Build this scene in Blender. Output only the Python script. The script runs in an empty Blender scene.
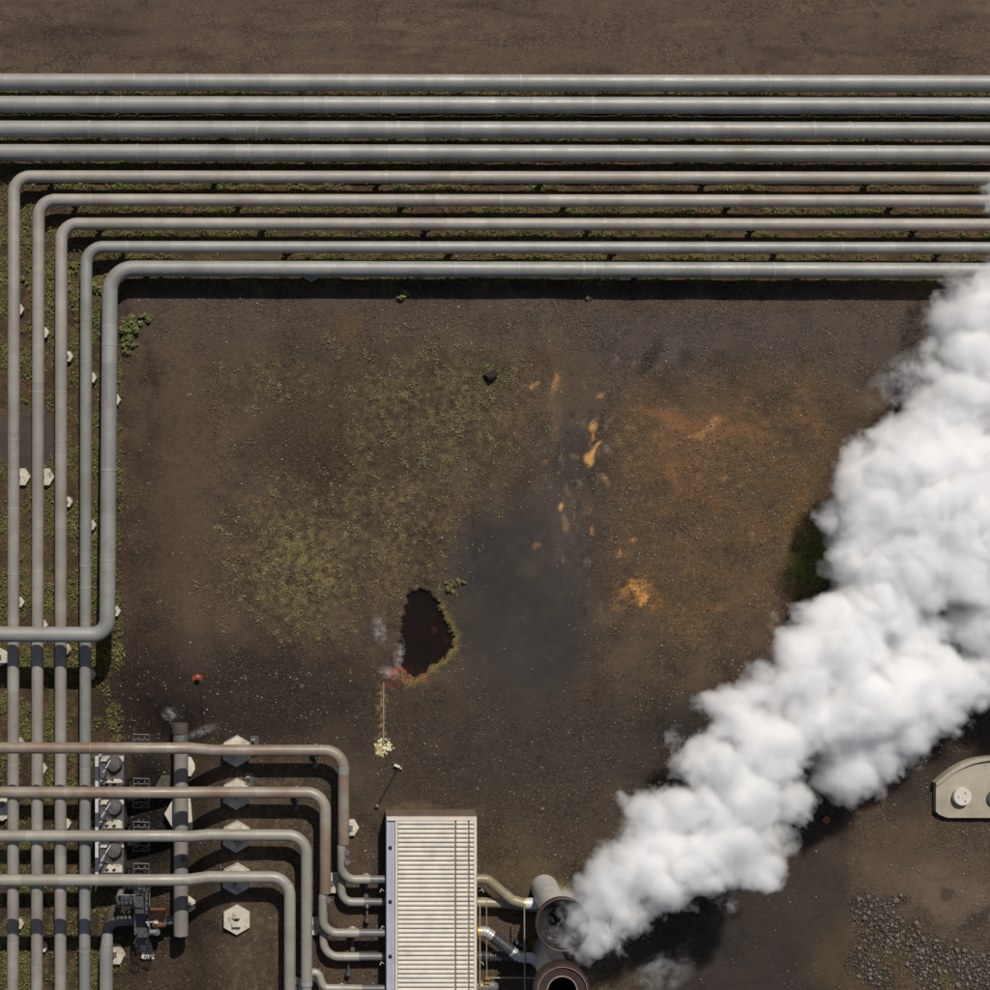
import bpy, bmesh, math, random
import numpy as np
from mathutils import Vector, Matrix
random.seed(7); rng = np.random.default_rng(11)
sc = bpy.context.scene
C = sc.collection
R = math.radians
PX = 0.04            # metres per photo pixel on the pad
NX, NY, H = 350.0, 500.0, 60.0     # point straight below the drone, flying height

# ------------------------------------------------------------------ coordinates
def W(px, py, z=0.0):
    k = (H - z) / H
    return Vector((((NX + (px-NX)*k) - 495.0)*PX, (495.0 - (NY + (py-NY)*k))*PX, z))
def ss(a, b, x):
    t = np.clip((x-a)/(b-a), 0, 1); return t*t*(3-2*t)
def floor_depth(py):
    return -np.clip((py-290)*0.0044, 0, 3.2)
def hgt(px, py):
    """ground height of the terrain: a raised pad, and a gully under the pipes to the lower left"""
    px = np.asarray(px, float); py = np.asarray(py, float)
    F = floor_depth(py)
    m = ss(690, 745, py)
    a = 1 - ss(96, 190, px)
    b = 0.60*(1-ss(168, 236, px)) + 0.40*(1-ss(100, 186, px))
    h = F*(a*(1-m) + b*m)
    # pond hollow
    e = pond_mask(px, py)
    return h - 0.40*e*(1-.9*np.exp(-((px-404)/15)**2-((py-678)/7.5)**2))
POND = [(404,668),(399,650),(402,636),(403,620),(407,604),(410,592),(424,591),(436,600),(440,612),(445,622),(452,634),(452,645),(446,655),(437,662),(428,668),(420,676),(408,680)]
def pond_mask(px, py, grow=0.0):
    px = np.asarray(px, float); py = np.asarray(py, float)
    px, py = px+1.3*np.sin(py*.55)+.9*np.sin(py*1.3+px*.4), py+1.3*np.sin(px*.6+1)+.9*np.sin(px*1.4-py*.3)
    inside = np.zeros(px.shape, bool); dmin = np.full(px.shape, 1e9)
    near = (px > 370) & (px < 480) & (py > 560) & (py < 710)
    if not near.any(): return np.zeros(px.shape)
    n = len(POND)
    for i in range(n):
        x0, y0 = POND[i]; x1, y1 = POND[(i+1) % n]
        c = ((y0 > py) != (y1 > py)) & (px < (x1-x0)*(py-y0)/((y1-y0) + 1e-9)+x0)
        inside ^= c
        t = np.clip(((px-x0)*(x1-x0)+(py-y0)*(y1-y0))/((x1-x0)**2+(y1-y0)**2), 0, 1)
        dmin = np.minimum(dmin, np.hypot(px-x0-t*(x1-x0), py-y0-t*(y1-y0)))
    s = np.where(inside, dmin, -dmin)
    return np.where(near, ss(-2.5-grow, 2.5-grow, s), 0.0)
def hz(px, py): return float(hgt(np.array([px]), np.array([py]))[0])

# ------------------------------------------------------------------ noise
class Noise2:
    def __init__(s, seed):
        r = np.random.default_rng(seed); s.p = r.permutation(1024)
        a = r.random(1024)*2*math.pi; s.gx = np.cos(a); s.gy = np.sin(a)
    def __call__(s, x, y):
        xi = np.floor(x).astype(int); yi = np.floor(y).astype(int); fx = x-xi; fy = y-yi
        u = fx*fx*fx*(fx*(fx*6-15)+10); v = fy*fy*fy*(fy*(fy*6-15)+10)
        def g(i, j):
            h = s.p[(s.p[(xi+i) & 1023] + yi + j) & 1023]
            return s.gx[h]*(fx-i) + s.gy[h]*(fy-j)
        a = g(0,0); b = g(1,0); c = g(0,1); d = g(1,1)
        return 1.4*((a+(b-a)*u) + v*((c+(d-c)*u)-(a+(b-a)*u)))
    def fbm(s, x, y, oct=4, gain=.5):
        t = 0; a = 1; n = 0
        for i in range(oct):
            t = t + a*s(x*2**i + 17.3*i, y*2**i - 9.1*i); n += a; a *= gain
        return t/n*1.3
class Noise3:
    def __init__(s, seed):
        r = np.random.default_rng(seed); s.p = r.permutation(1024)
        v = r.normal(size=(1024,3)); v /= np.linalg.norm(v, axis=1)[:,None]; s.g = v
    def __call__(s, x, y, z):
        xi = np.floor(x).astype(int); yi = np.floor(y).astype(int); zi = np.floor(z).astype(int)
        fx = x-xi; fy = y-yi; fz = z-zi
        u = fx*fx*(3-2*fx); v = fy*fy*(3-2*fy); w = fz*fz*(3-2*fz)
        def g(i,j,k):
            h = s.p[(s.p[(s.p[(xi+i) & 1023]+yi+j) & 1023]+zi+k) & 1023]
            G = s.g[h]; return G[:,0]*(fx-i)+G[:,1]*(fy-j)+G[:,2]*(fz-k)
        def l(a,b,t): return a+(b-a)*t
        return 1.5*l(l(l(g(0,0,0),g(1,0,0),u), l(g(0,1,0),g(1,1,0),u), v), l(l(g(0,0,1),g(1,0,1),u), l(g(0,1,1),g(1,1,1),u), v), w)

# ------------------------------------------------------------------ tags and objects
def tag(o, label=None, cat=None, group=None, kind=None):
    if label: o['label'] = label
    if cat: o['category'] = cat
    if group: o['group'] = group
    if kind: o['kind'] = kind
    return o
def empty(name, loc, rz=0):
    o = bpy.data.objects.new(name, None); C.objects.link(o); o.location = loc; o.rotation_euler = (0,0,rz)
    o.empty_display_size = .2
    return o
def copy_tree(o, parent=None):
    c = o.copy(); C.objects.link(c); c.parent = parent
    for ch in o.children: copy_tree(ch, c)
    return c
class MB:
    """collects shapes, then links them as ONE mesh object"""
    def __init__(s): s.v = []; s.f = []; s.uv = []
    def add(s, v, f, uv=None):
        o = len(s.v); s.v += [tuple(p) for p in v]; s.f += [tuple(i+o for i in q) for q in f]
        s.uv += uv if uv is not None else [None]*len(f)
        return s
    def box(s, c, d, rz=0, M=None):
        x,y,z = d[0]/2, d[1]/2, d[2]/2
        v = [Vector(p) for p in ((-x,-y,-z),(x,-y,-z),(x,y,-z),(-x,y,-z),(-x,-y,z),(x,-y,z),(x,y,z),(-x,y,z))]
        m = Matrix.Rotation(rz,3,'Z') if M is None else M
        v = [m @ p + Vector(c) for p in v]
        return s.add(v, [(0,3,2,1),(4,5,6,7),(0,1,5,4),(1,2,6,5),(2,3,7,6),(3,0,4,7)])
    def prism(s, pts, z0, z1, bev=0.0):
        """vertical prism over a counter-clockwise outline, top edge bevelled"""
        n = len(pts); cx = sum(p[0] for p in pts)/n; cy = sum(p[1] for p in pts)/n
        def ring(z, inset):
            o = []
            for p in pts:
                dx, dy = p[0]-cx, p[1]-cy; L = math.hypot(dx,dy) or 1
                o.append((p[0]-dx/L*inset, p[1]-dy/L*inset, z))
            return o
        rings = [ring(z0,0), ring(z1-bev,0)] + ([ring(z1,bev)] if bev > 0 else [])
        v = [p for r in rings for p in r]; f = []
        for k in range(len(rings)-1):
            for i in range(n):
                j = (i+1) % n; f.append((k*n+i, k*n+j, (k+1)*n+j, (k+1)*n+i))
        f.append(tuple(range((len(rings)-1)*n, len(rings)*n))); f.append(tuple(reversed(range(n))))
        return s.add(v, f)
    def bar(s, a, b, r, seg=8, caps=True): return s.tube([Vector(a), Vector(b)], r, seg, caps)
    def tube(s, pts, r, seg=20, caps=True):
        pts = [Vector(p) for p in pts]; n = len(pts)
        rr = r if isinstance(r, (list,tuple)) else [r]*n
        T = []
        for i in range(n):
            a = pts[max(i-1,0)]; b = pts[min(i+1,n-1)]; T.append((b-a).normalized())
        ref = Vector((0,0,1)) if abs(T[0].z) < .9 else Vector((1,0,0))
        N = (ref - T[0]*ref.dot(T[0])).normalized(); v = []; L = 0; Ls = []
        for i in range(n):
            if i: 
                L += (pts[i]-pts[i-1]).length
                N = (N - T[i]*N.dot(T[i])).normalized()
            B = T[i].cross(N); Ls.append(L)
            for k in range(seg):
                a = 2*math.pi*k/seg; v.append(pts[i] + (N*math.cos(a)+B*math.sin(a))*rr[i])
        f = []; uv = []
        for i in range(n-1):
            for k in range(seg):
                j = (k+1) % seg
                f.append((i*seg+k, i*seg+j, (i+1)*seg+j, (i+1)*seg+k))
                uv.append(((Ls[i],k/seg),(Ls[i],(k+1)/seg),(Ls[i+1],(k+1)/seg),(Ls[i+1],k/seg)))
        if caps:
            f.append(tuple(reversed(range(seg)))); uv.append(None)
            f.append(tuple(range((n-1)*seg, n*seg))); uv.append(None)
        return s.add(v, f, uv)
    def lathe(s, prof, c=(0,0,0), seg=32, closed=False, caps=True):
        v = []; f = []; n = len(prof)
        for r, z in prof:
            for k in range(seg):
                a = 2*math.pi*k/seg; v.append((c[0]+r*math.cos(a), c[1]+r*math.sin(a), c[2]+z))
        for i in range(n if closed else n-1):
            ii = (i+1) % n
            for k in range(seg):
                j = (k+1) % seg; f.append((i*seg+k, i*seg+j, ii*seg+j, ii*seg+k))
        if not closed and caps:
            if prof[0][0] > 1e-6: f.append(tuple(reversed(range(seg))))
            if prof[-1][0] > 1e-6: f.append(tuple(range((n-1)*seg, n*seg)))
        return s.add(v, f)
    def build(s, name, m, parent=None, smooth=35, origin=None):
        me = bpy.data.meshes.new(name)
        vs = s.v if origin is None else [(p[0]-origin[0], p[1]-origin[1], p[2]-origin[2]) for p in s.v]
        me.from_pydata(vs, [], s.f)
        if any(u is not None for u in s.uv):
            l = me.uv_layers.new(name='along'); flat = []
            for face, u in zip(s.f, s.uv):
                flat += [c for p in (u if u is not None else [(0,0)]*len(face)) for c in p]
            l.data.foreach_set('uv', flat)
        me.materials.append(m)
        if smooth:
            me.polygons.foreach_set('use_smooth', [True]*len(me.polygons)); me.set_sharp_from_angle(angle=R(smooth))
        me.validate(); me.update()
        o = bpy.data.objects.new(name, me); C.objects.link(o); o.parent = parent
        if origin is not None: o.location = origin
        return o
def fillet(pts, rad, n=12):
    pts = [Vector(p) for p in pts]; out = [pts[0]]
    rad = rad if isinstance(rad, (list,tuple)) else [rad]*(len(pts)-2)
    for i in range(1, len(pts)-1):
        p = pts[i]; a = (pts[i-1]-p); b = (pts[i+1]-p); r = rad[i-1]
        if r <= 0: out.append(p); continue
        ang = a.angle(b)
        if ang > R(179): out.append(p); continue
        t = min(r/math.tan(ang/2), a.length*.49, b.length*.49); r = t*math.tan(ang/2)
        a.normalize(); b.normalize()
        c = p + (a+b).normalized()*(r/math.sin(ang/2))
        s0 = p+a*t-c; e0 = p+b*t-c; tot = s0.angle(e0); ax = s0.cross(e0).normalized()
        for k in range(n+1): out.append(c + Matrix.Rotation(tot*k/n, 3, ax) @ s0)
    out.append(pts[-1])
    # split long runs so that small sags read naturally
    res = [out[0]]
    for a, b in zip(out[:-1], out[1:]):
        L = (b-a).length; k = max(1, int(L/1.5))
        for q in range(1, k+1): res.append(a.lerp(b, q/k))
    return res

# ------------------------------------------------------------------ materials
def nt(name):
    m = bpy.data.materials.new(name); m.use_nodes = True; t = m.node_tree
    return m, t, t.nodes['Principled BSDF'], (lambda ty, **kw: mk(t, ty, **kw))
def mk(t, ty, **kw):
    n = t.nodes.new(ty)
    for k, v in kw.items():
        if k.startswith('_'): setattr(n, k[1:], v)
        else: n.inputs[k].default_value = v
    return n
def lin(r,g,b):
    f = lambda c: ((c/255+.055)/1.055)**2.4 if c > 10 else c/255/12.92
    return (f(r), f(g), f(b))
def ramp(t, fac, stops):
    n = t.nodes.new('ShaderNodeValToRGB'); cr = n.color_ramp
    while len(cr.elements) < len(stops): cr.elements.new(.5)
    for e, (p, c) in zip(cr.elements, stops):
        e.position = p; e.color = (*c, 1) if len(c) == 3 else c
    t.links.new(fac, n.inputs[0]); return n
def simple(name, col, rough=.6, metal=0.0, var=.25, scale=3.0, bump=.15, dirt=None, dirt_at=.55, bscale=40):
    m, t, b, N = nt(name); L = t.links.new
    tc = N('ShaderNodeTexCoord'); g = N('ShaderNodeNewGeometry')
    n1 = N('ShaderNodeTexNoise', Scale=scale, Detail=6.0, Roughness=.6); L(g.outputs['Position'], n1.inputs['Vector'])
    lo = tuple(c*(1-var) for c in col); hi = tuple(min(1,c*(1+var)) for c in col)
    r = ramp(t, n1.outputs['Fac'], [(.3, lo), (.7, hi)]); out = r.outputs[0]
    if dirt:
        n2 = N('ShaderNodeTexNoise', Scale=scale*.6, Detail=8.0, Roughness=.65); L(g.outputs['Position'], n2.inputs['Vector'])
        k = ramp(t, n2.outputs['Fac'], [(dirt_at, (0,0,0)), (dirt_at+.15, (1,1,1))])
        mx = N('ShaderNodeMix', _data_type='RGBA'); mx.inputs[7].default_value = (*dirt,1)
        L(k.outputs[0], mx.inputs[0]); L(out, mx.inputs[6]); out = mx.outputs[2]
    L(out, b.inputs['Base Color']); b.inputs['Roughness'].default_value = rough; b.inputs['Metallic'].default_value = metal
    n3 = N('ShaderNodeTexNoise', Scale=bscale, Detail=4.0); L(g.outputs['Position'], n3.inputs['Vector'])
    bp = N('ShaderNodeBump', Strength=bump, Distance=.01); L(n3.outputs['Fac'], bp.inputs['Height']); L(bp.outputs[0], b.inputs['Normal'])
    return m
def pipe_mat(name, col, col2, rust=None, rust_at=.6, seam=1.5, rough=.42, metal=.35):
    """painted / clad pipe: plates with seams along its length, dust and rust films"""
    m, t, b, N = nt(name); L = t.links.new
    uv = N('ShaderNodeUVMap', _uv_map='along'); sp = N('ShaderNodeSeparateXYZ'); L(uv.outputs[0], sp.inputs[0])
    oi = N('ShaderNodeObjectInfo')
    a0 = N('ShaderNodeMath', _operation='MULTIPLY_ADD'); L(oi.outputs['Random'], a0.inputs[0]); a0.inputs[1].default_value = 37.0; L(sp.outputs[0], a0.inputs[2])
    dv = N('ShaderNodeMath', _operation='DIVIDE'); L(a0.outputs[0], dv.inputs[0]); dv.inputs[1].default_value = seam
    fl = N('ShaderNodeMath', _operation='FLOOR'); L(dv.outputs[0], fl.inputs[0])
    fr = N('ShaderNodeMath', _operation='FRACT'); L(dv.outputs[0], fr.inputs[0])
    wn = N('ShaderNodeTexWhiteNoise', _noise_dimensions='1D'); L(fl.outputs[0], wn.inputs['W'])
    g = N('ShaderNodeNewGeometry')
    n1 = N('ShaderNodeTexNoise', Scale=1.3, Detail=7.0, Roughness=.62); L(g.outputs['Position'], n1.inputs['Vector'])
    ad = N('ShaderNodeMath', _operation='MULTIPLY_ADD'); L(wn.outputs['Value'], ad.inputs[0]); ad.inputs[1].default_value = .30; L(n1.outputs['Fac'], ad.inputs[2])
    r = ramp(t, ad.outputs[0], [(.42, col), (.95, col2)]); out = r.outputs[0]
    if rust:
        n2 = N('ShaderNodeTexNoise', Scale=.55, Detail=8.0, Roughness=.6); L(g.outputs['Position'], n2.inputs['Vector'])
        k = ramp(t, n2.outputs['Fac'], [(rust_at-.12, (0,0,0)), (rust_at+.12, (.75,.75,.75))])
        mx = N('ShaderNodeMix', _data_type='RGBA'); mx.inputs[7].default_value = (*rust,1)
        L(k.outputs[0], mx.inputs[0]); L(out, mx.inputs[6]); out = mx.outputs[2]
    # thin seam line on some joints
    s1 = N('ShaderNodeMath', _operation='LESS_THAN'); L(fr.outputs[0], s1.inputs[0]); s1.inputs[1].default_value = .035/seam
    s2 = N('ShaderNodeMath', _operation='GREATER_THAN'); L(wn.outputs['Value'], s2.inputs[0]); s2.inputs[1].default_value = .62
    s3 = N('ShaderNodeMath', _operation='MULTIPLY'); L(s1.outputs[0], s3.inputs[0]); L(s2.outputs[0], s3.inputs[1])
    s4 = N('ShaderNodeMath', _operation='MULTIPLY'); L(s3.outputs[0], s4.inputs[0]); s4.inputs[1].default_value = .22
    mx = N('ShaderNodeMix', _data_type='RGBA'); mx.inputs[7].default_value = (.5,.49,.45,1)
    L(s4.outputs[0], mx.inputs[0]); L(out, mx.inputs[6])
    L(mx.outputs[2], b.inputs['Base Color']); b.inputs['Metallic'].default_value = metal
    n4 = N('ShaderNodeTexNoise', Scale=2.5, Detail=5.0); L(g.outputs['Position'], n4.inputs['Vector'])
    rr = N('ShaderNodeMapRange'); L(n4.outputs['Fac'], rr.inputs[0]); rr.inputs[3].default_value = rough-.1; rr.inputs[4].default_value = rough+.14
    L(rr.outputs[0], b.inputs['Roughness'])
    bp = N('ShaderNodeBump', Strength=.12, Distance=.02); L(n4.outputs['Fac'], bp.inputs['Height']); L(bp.outputs[0], b.inputs['Normal'])
    return m
M = {}
M['pipe'] = pipe_mat('grey_pipe_cladding', (.225,.223,.205), (.31,.303,.28), rust=(.17,.15,.12), rust_at=.66, rough=.48, metal=.12)
M['pipe_warm'] = pipe_mat('warm_pipe_cladding', (.265,.24,.21), (.365,.335,.292), rust=(.22,.175,.14), rust_at=.62, rough=.52, metal=.06)
M['loop_rusty'] = pipe_mat('rust_filmed_pipe', (.235,.205,.165), (.325,.29,.235), rust=(.17,.10,.065), rust_at=.49, metal=.05)
M['loop'] = pipe_mat('beige_grey_pipe', (.235,.22,.185), (.325,.305,.26), rust=(.20,.145,.09), rust_at=.66, metal=.05)
M['branch'] = pipe_mat('dark_grey_pipe', (.12,.115,.112), (.17,.165,.16), metal=.1)
M['olive'] = pipe_mat('olive_pipe', (.20,.17,.10), (.30,.27,.18), rust=(.27,.16,.07), rust_at=.62, metal=.1)
M['brown_cap'] = simple('brown_pipe_cap', (.075,.055,.045), .7, 0, .3)
M['header'] = pipe_mat('header_pipe_paint', (.20,.18,.16), (.27,.25,.22), metal=.05)
M['silver'] = simple('bright_foil', (.60,.59,.57), .34, .55, .2, 9, .3)
M['black_duct'] = simple('dark_ribbed_duct', (.09,.09,.10), .4, .5, .4, 6, .2)
M['concrete'] = simple('pale_concrete', (.52,.475,.385), .85, 0, .25, 3.0, .4, dirt=(.19,.16,.11), dirt_at=.54)
M['slab'] = simple('slab_concrete', (.36,.32,.245), .85, 0, .18, 1.2, .3, dirt=(.26,.21,.15), dirt_at=.56)
M['pale_stain'] = simple('pale_concrete_stain', (.50,.46,.37), .85, 0, .15, 3, .2)
M['white_metal'] = simple('white_painted_steel', (.55,.54,.55), .45, .1, .12, 6, .05, dirt=(.35,.3,.25), dirt_at=.66)
M['steel'] = simple('dark_grey_steel', (.115,.115,.115), .5, .5, .35, 7, .1)
M['galv'] = simple('galvanised_steel', (.17,.168,.16), .5, .4, .35, 9, .1)
M['anchor_shaded'] = simple('shaded_anchor_grey', (.095,.088,.084), .65, .1, .3, 4, .2)  # anchor block and drum, their shade put into the colour
M['grey_steel'] = simple('grey_painted_steel', (.15,.14,.14), .6, .1, .25, 5, .1)
M['rust_motor'] = simple('rust_orange_paint', (.27,.115,.055), .6, .1, .45, 8, .2, dirt=(.09,.05,.035), dirt_at=.58)
M['green_motor'] = simple('grey_green_paint', (.10,.125,.095), .55, .1, .25, 8, .1)
M['roof'] = simple('cream_roof_sheet', (.61,.565,.50), .6, 0, .14, 1.8, .08, dirt=(.52,.44,.35), dirt_at=.6)
M['roof_edge'] = simple('cream_roof_edge', (.66,.58,.49), .55, 0, .08, 2.0, .05)
M['gutter'] = simple('pale_blue_gutter', (.44,.45,.53), .45, .2, .1, 2.0, .05)
M['hole'] = simple('dark_opening', (.01,.01,.01), .9, 0, .1)
M['trim'] = simple('brown_wall_cladding', (.135,.10,.072), .7, 0, .2, 2.0, .1)
M['stack'] = simple('pale_stack_plate', (.52,.50,.47), .5, .2, .12, 2.0, .1, dirt=(.30,.25,.2), dirt_at=.64)
M['maroon'] = simple('maroon_rim_paint', (.052,.028,.025), .55, .05, .35, 4.0, .1)
M['brown_plate'] = simple('brown_stack_plate', (.036,.021,.018), .7, 0, .3)
M['rim_edge'] = simple('worn_rim_edge', (.30,.21,.17), .6, .1, .3, 6.0, .1)
M['dark_lining'] = simple('dark_stack_lining', (.012,.010,.010), .85, 0, .3)  # near-black lining inside both stack mouths
M['orange'] = simple('orange_plastic', (.27,.065,.02), .5, 0, .25, 12)
M['black'] = simple('black_rubber', (.012,.012,.012), .6, 0, .2)
M['cream_cap'] = simple('cream_drum_lid', (.60,.55,.48), .6, 0, .08, 5)
M['pale_pipe'] = simple('pale_thin_pipe', (.30,.25,.17), .6, .1, .3, 9)
M['deposit'] = simple('pale_yellow_crust', (.62,.55,.34), .9, 0, .3, 14, .5, bscale=20)
M['yellow'] = simple('yellow_brass', (.45,.30,.06), .4, .4, .2)

def leaf_mat(name, stops, scale=1.6):
    m, t, b, N = nt(name); L = t.links.new
    g = N('ShaderNodeNewGeometry')
    n1 = N('ShaderNodeTexNoise', Scale=scale, Detail=5.0, Roughness=.7); L(g.outputs['Position'], n1.inputs['Vector'])
    rp = N('ShaderNodeMath', _operation='MULTIPLY_ADD'); L(g.outputs['Random Per Island'], rp.inputs[0]); rp.inputs[1].default_value = .5
    ma = N('ShaderNodeMath', _operation='SUBTRACT'); L(n1.outputs['Fac'], ma.inputs[0]); ma.inputs[1].default_value = .25; L(ma.outputs[0], rp.inputs[2])
    r = ramp(t, rp.outputs[0], stops); L(r.outputs[0], b.inputs['Base Color']); b.inputs['Roughness'].default_value = .7
    return m
M['moss'] = leaf_mat('moss_leaves', [(.2,(.06,.05,.022)), (.45,(.115,.105,.032)), (.7,(.19,.195,.045)), (.95,(.31,.28,.10))])
M['dry'] = leaf_mat('dry_tufts', [(.2,(.09,.072,.036)), (.5,(.165,.14,.058)), (.75,(.24,.215,.08)), (.95,(.36,.31,.15))])
M['fresh'] = leaf_mat('fresh_leaves', [(.2,(.06,.07,.016)), (.5,(.125,.14,.03)), (.8,(.21,.225,.055)), (.95,(.30,.30,.09))])
M['rock'] = leaf_mat('lava_rock', [(.15,(.04,.033,.027)), (.5,(.085,.069,.055)), (.8,(.15,.124,.098)), (.97,(.27,.23,.18))], 5.0)
M['black_rock'] = simple('black_lava_rock', (.014,.012,.011), .9, 0, .4, 6, .6)
M['pebble'] = leaf_mat('pebble_stone', [(.1,(.05,.04,.032)), (.42,(.12,.095,.07)), (.68,(.24,.20,.15)), (.92,(.46,.41,.33))], 3.0)

# ------------------------------------------------------------------ ground
lanes = [((862,905),(888,930),13,60),((888,925),(920,955),13,80),((905,935),(935,952),12,60),((872,940),(905,945),14,40),((915,960),(935,985),10,40),((950,955),(990,985),15,90),((960,965),(988,960),10,40),((880,905),(905,900),5,14),((858,960),(882,980),14,26)]
def rd(x, y):
    m = np.zeros_like(x)
    for a, c_, w, n in lanes:
        dx, dy = c_[0]-a[0], c_[1]-a[1]; t = np.clip(((x-a[0])*dx+(y-a[1])*dy)/(dx*dx+dy*dy),0,1)
        m = np.maximum(m, np.exp(-((x-a[0]-t*dx)**2+(y-a[1]-t*dy)**2)/(w*.9)**2))
    return m*.9
n2a, n2b, n2c = Noise2(1), Noise2(2), Noise2(3)
def axis(lo, hi, step, far):
    a = list(np.arange(lo, hi+1e-6, step)); d = step*1.6; x = hi; up = []
    while x < far: x += d; up.append(x); d *= 1.35
    d = step*1.6; x = lo; dn = []
    while x > -far: x -= d; dn.append(x); d *= 1.35
    return np.array(dn[::-1] + a + up)
def build_ground():
    ax = axis(-22.4, 22.4, .075, 900.0); n = len(ax)
    X, Y = np.meshgrid(ax, ax); X = X.ravel(); Y = Y.ravel()
    z = np.zeros_like(X)
    for _ in range(7):
        k = H/(H-z); px = NX + ((X/PX+495)-NX)*k; py = NY + ((495-Y/PX)-NY)*k
        z = hgt(px, np.clip(py, -200, 1200))
    far = np.maximum(np.abs(X), np.abs(Y)); fade = 1-ss(22.5, 60, far)
    z = z*fade
    k = H/(H-z); px = NX + ((X/PX+495)-NX)*k; py = NY + ((495-Y/PX)-NY)*k
    wx = px + 16*n2a.fbm(px/60, py/60, 4) + 5*n2b.fbm(px/12, py/12, 3); wy = py + 16*n2b.fbm(px/60+50, py/60, 4) + 5*n2a.fbm(px/12, py/12+9, 3)
    grain = n2c.fbm(px/7, py/7, 4); mid = n2a.fbm(px/34, py/34, 5, .55); big = n2b.fbm(px/150, py/150, 4)
    col = np.empty((len(X),3)); base = np.array(lin(72,60,49)); col[:] = base
    smooth = np.zeros(len(X))      # 1 where silt has settled flat
    def blob(cx, cy, rx, ry, rot=0, soft=.5, warp=1.0):
        dx = (px + (wx-px)*warp)-cx; dy = (py+(wy-py)*warp)-cy; c, s_ = math.cos(R(rot)), math.sin(R(rot))
        u = (dx*c+dy*s_)/rx; v = (-dx*s_+dy*c)/ry
        return 1-ss(1-soft, 1+soft*.6, np.sqrt(u*u+v*v))
    def put(mask, rgb, amt=1.0):
        mk_ = np.clip(mask*amt, 0, 1)[:,None]; col[:] = col*(1-mk_) + np.array(lin(*rgb))*mk_
    th = lambda v, a, b: ss(a, b, v)
    put(th(mid, -.15, .5), (80,66,52), .6); put(th(-mid, .0, .5), (56,47,40), .6)
    # road along the top
    top = 1-ss(70, 82, py)
    put(top, (81,68,58)); put(top*th(n2c.fbm(px/90, py/22, 5), .05, .5), (66,54,46), .8); put(top*th(n2a.fbm(px/120+3, py/16, 4), .1, .6), (97,82,70), .6)
    smooth = np.maximum(smooth, top*.6*ss(-.2,.25,n2c.fbm(px/90+5, py/25, 4)))
    put(blob(70, 40, 80, 18, 0, .7), (58,48,42), .7); put(top*th(n2b.fbm(px/14, py/9, 4), .15, .5)*th(big,-.3,.3), (62,51,43), .7)
    # soil strip under the pipe rack
    rack = np.maximum(ss(72,84,wy)*(1-ss(278,292,wy)), (1-ss(112,126,wx))*ss(72,84,py))
    put(rack, (80,66,46)); put(rack*th(mid+.5*grain, -.05, .35), (86,86,42), .75); put(rack*th(-mid+.3*grain, .1, .45), (62,50,38), .7)
    put(rack*th(n2b.fbm(px/25, py/14, 3), .1, .4), (96,74,54), .6)
    put(blob(28, 440, 40, 34, 0, .4, .5)*(1-ss(60,80,px)), (70,64,58)); smooth = np.maximum(smooth, blob(28,440,40,34,0,.4,.5))
    # strip just below the rack
    put(ss(296,302,wy)*(1-ss(330,372,wy))*ss(120,170,px), (77,67,57), .8)
    tr = blob(180, 480, 38, 190, -2, .7); put(tr, (76,62,50), .9); smooth = np.maximum(smooth, tr*.6)
    put(blob(150, 370, 5, 40, 8, .9, 1.3), (52,44,38), .8)
    put(blob(330, 400, 110, 80, 0, .7), (68,58,44), .7)
    put(blob(325, 460, 60, 34, 10, .8), (56,44,35), .85)
    olive = np.maximum.reduce([blob(300, 560, 72, 74, 25, .8), blob(440, 410, 95, 60, -20, .8), blob(395, 520, 90, 80, 40, .9)*.8, blob(275,385,45,25,0,.8)*.7])
    put(olive, (78,67,48), .55); put(olive*th(grain+.7*mid, .0, .4), (98,88,54), .65); put(olive*th(-grain, .1, .4), (54,46,32), .7)
    put(blob(305, 565, 55, 45, 25, .8)*th(n2a.fbm(px/9,py/9,3), -.1, .3), (114,106,62), .6)
    put(blob(355, 330, 14, 12, 0, .8), (84,66,46), .8)
    put(blob(250, 700, 170, 60, 0, .7), (43,35,30), .92); put(blob(140, 700, 55, 60, 0, .8), (45,36,30), .8)
    put(blob(480, 770, 170, 95, 0, .8), (55,48,41), .75); put(blob(520, 860, 60, 60, 0, .8), (72,62,48), .6)
    # grey silt flat
    silt = np.maximum.reduce([blob(528, 606, 72, 122, 4, .4, 1.3), blob(505, 560, 55, 55, 0, .5), blob(545, 530, 40, 50, 0, .7)*.8])
    put(silt, (54,50,47)); put(silt*th(big, .0, .5), (46,44,43), .8); put(silt*th(mid, .1, .6), (63,57,51), .5); smooth = np.maximum(smooth, silt)
    ch = blob(580, 470, 48, 110, 4, .7); put(ch, (72,64,57), .85)
    put(blob(600, 450, 22, 40, 10, .7), (45,42,41), .8); put(blob(570,460,18,30,0,.8), (52,47,44), .7)
    put(blob(590, 560, 24, 40, 0, .8)*th(grain,-.1,.3), (52,48,46), .8)
    put(ss(300,320,py)*(1-ss(360,392,wy))*ss(560,610,wx), (72,64,58), .8)
    put(blob(648, 360, 10, 26, 12, .6), (45,41,39), .9); put(blob(690, 350, 12, 12, 0, .6), (48,43,40), .7); put(blob(720,360,60,9,0,.8),(56,50,46),.6)
    # iron-orange field
    og = np.maximum.reduce([blob(735, 500, 130, 125, 10, .55), blob(690, 590, 80, 50, 0, .7), blob(800,420,60,60,0,.8)*.8])
    put(og, (84,67,48), .95); put(og*th(mid, .0, .4), (92,69,46), .85); put(og*th(-mid, .05, .4), (70,58,46), .85)
    put(blob(690, 440, 85, 42, 5, .7), (94,73,50), .75); put(blob(690,440,85,42,5,.7)*th(grain,.05,.4), (110,82,54), .55)
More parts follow.
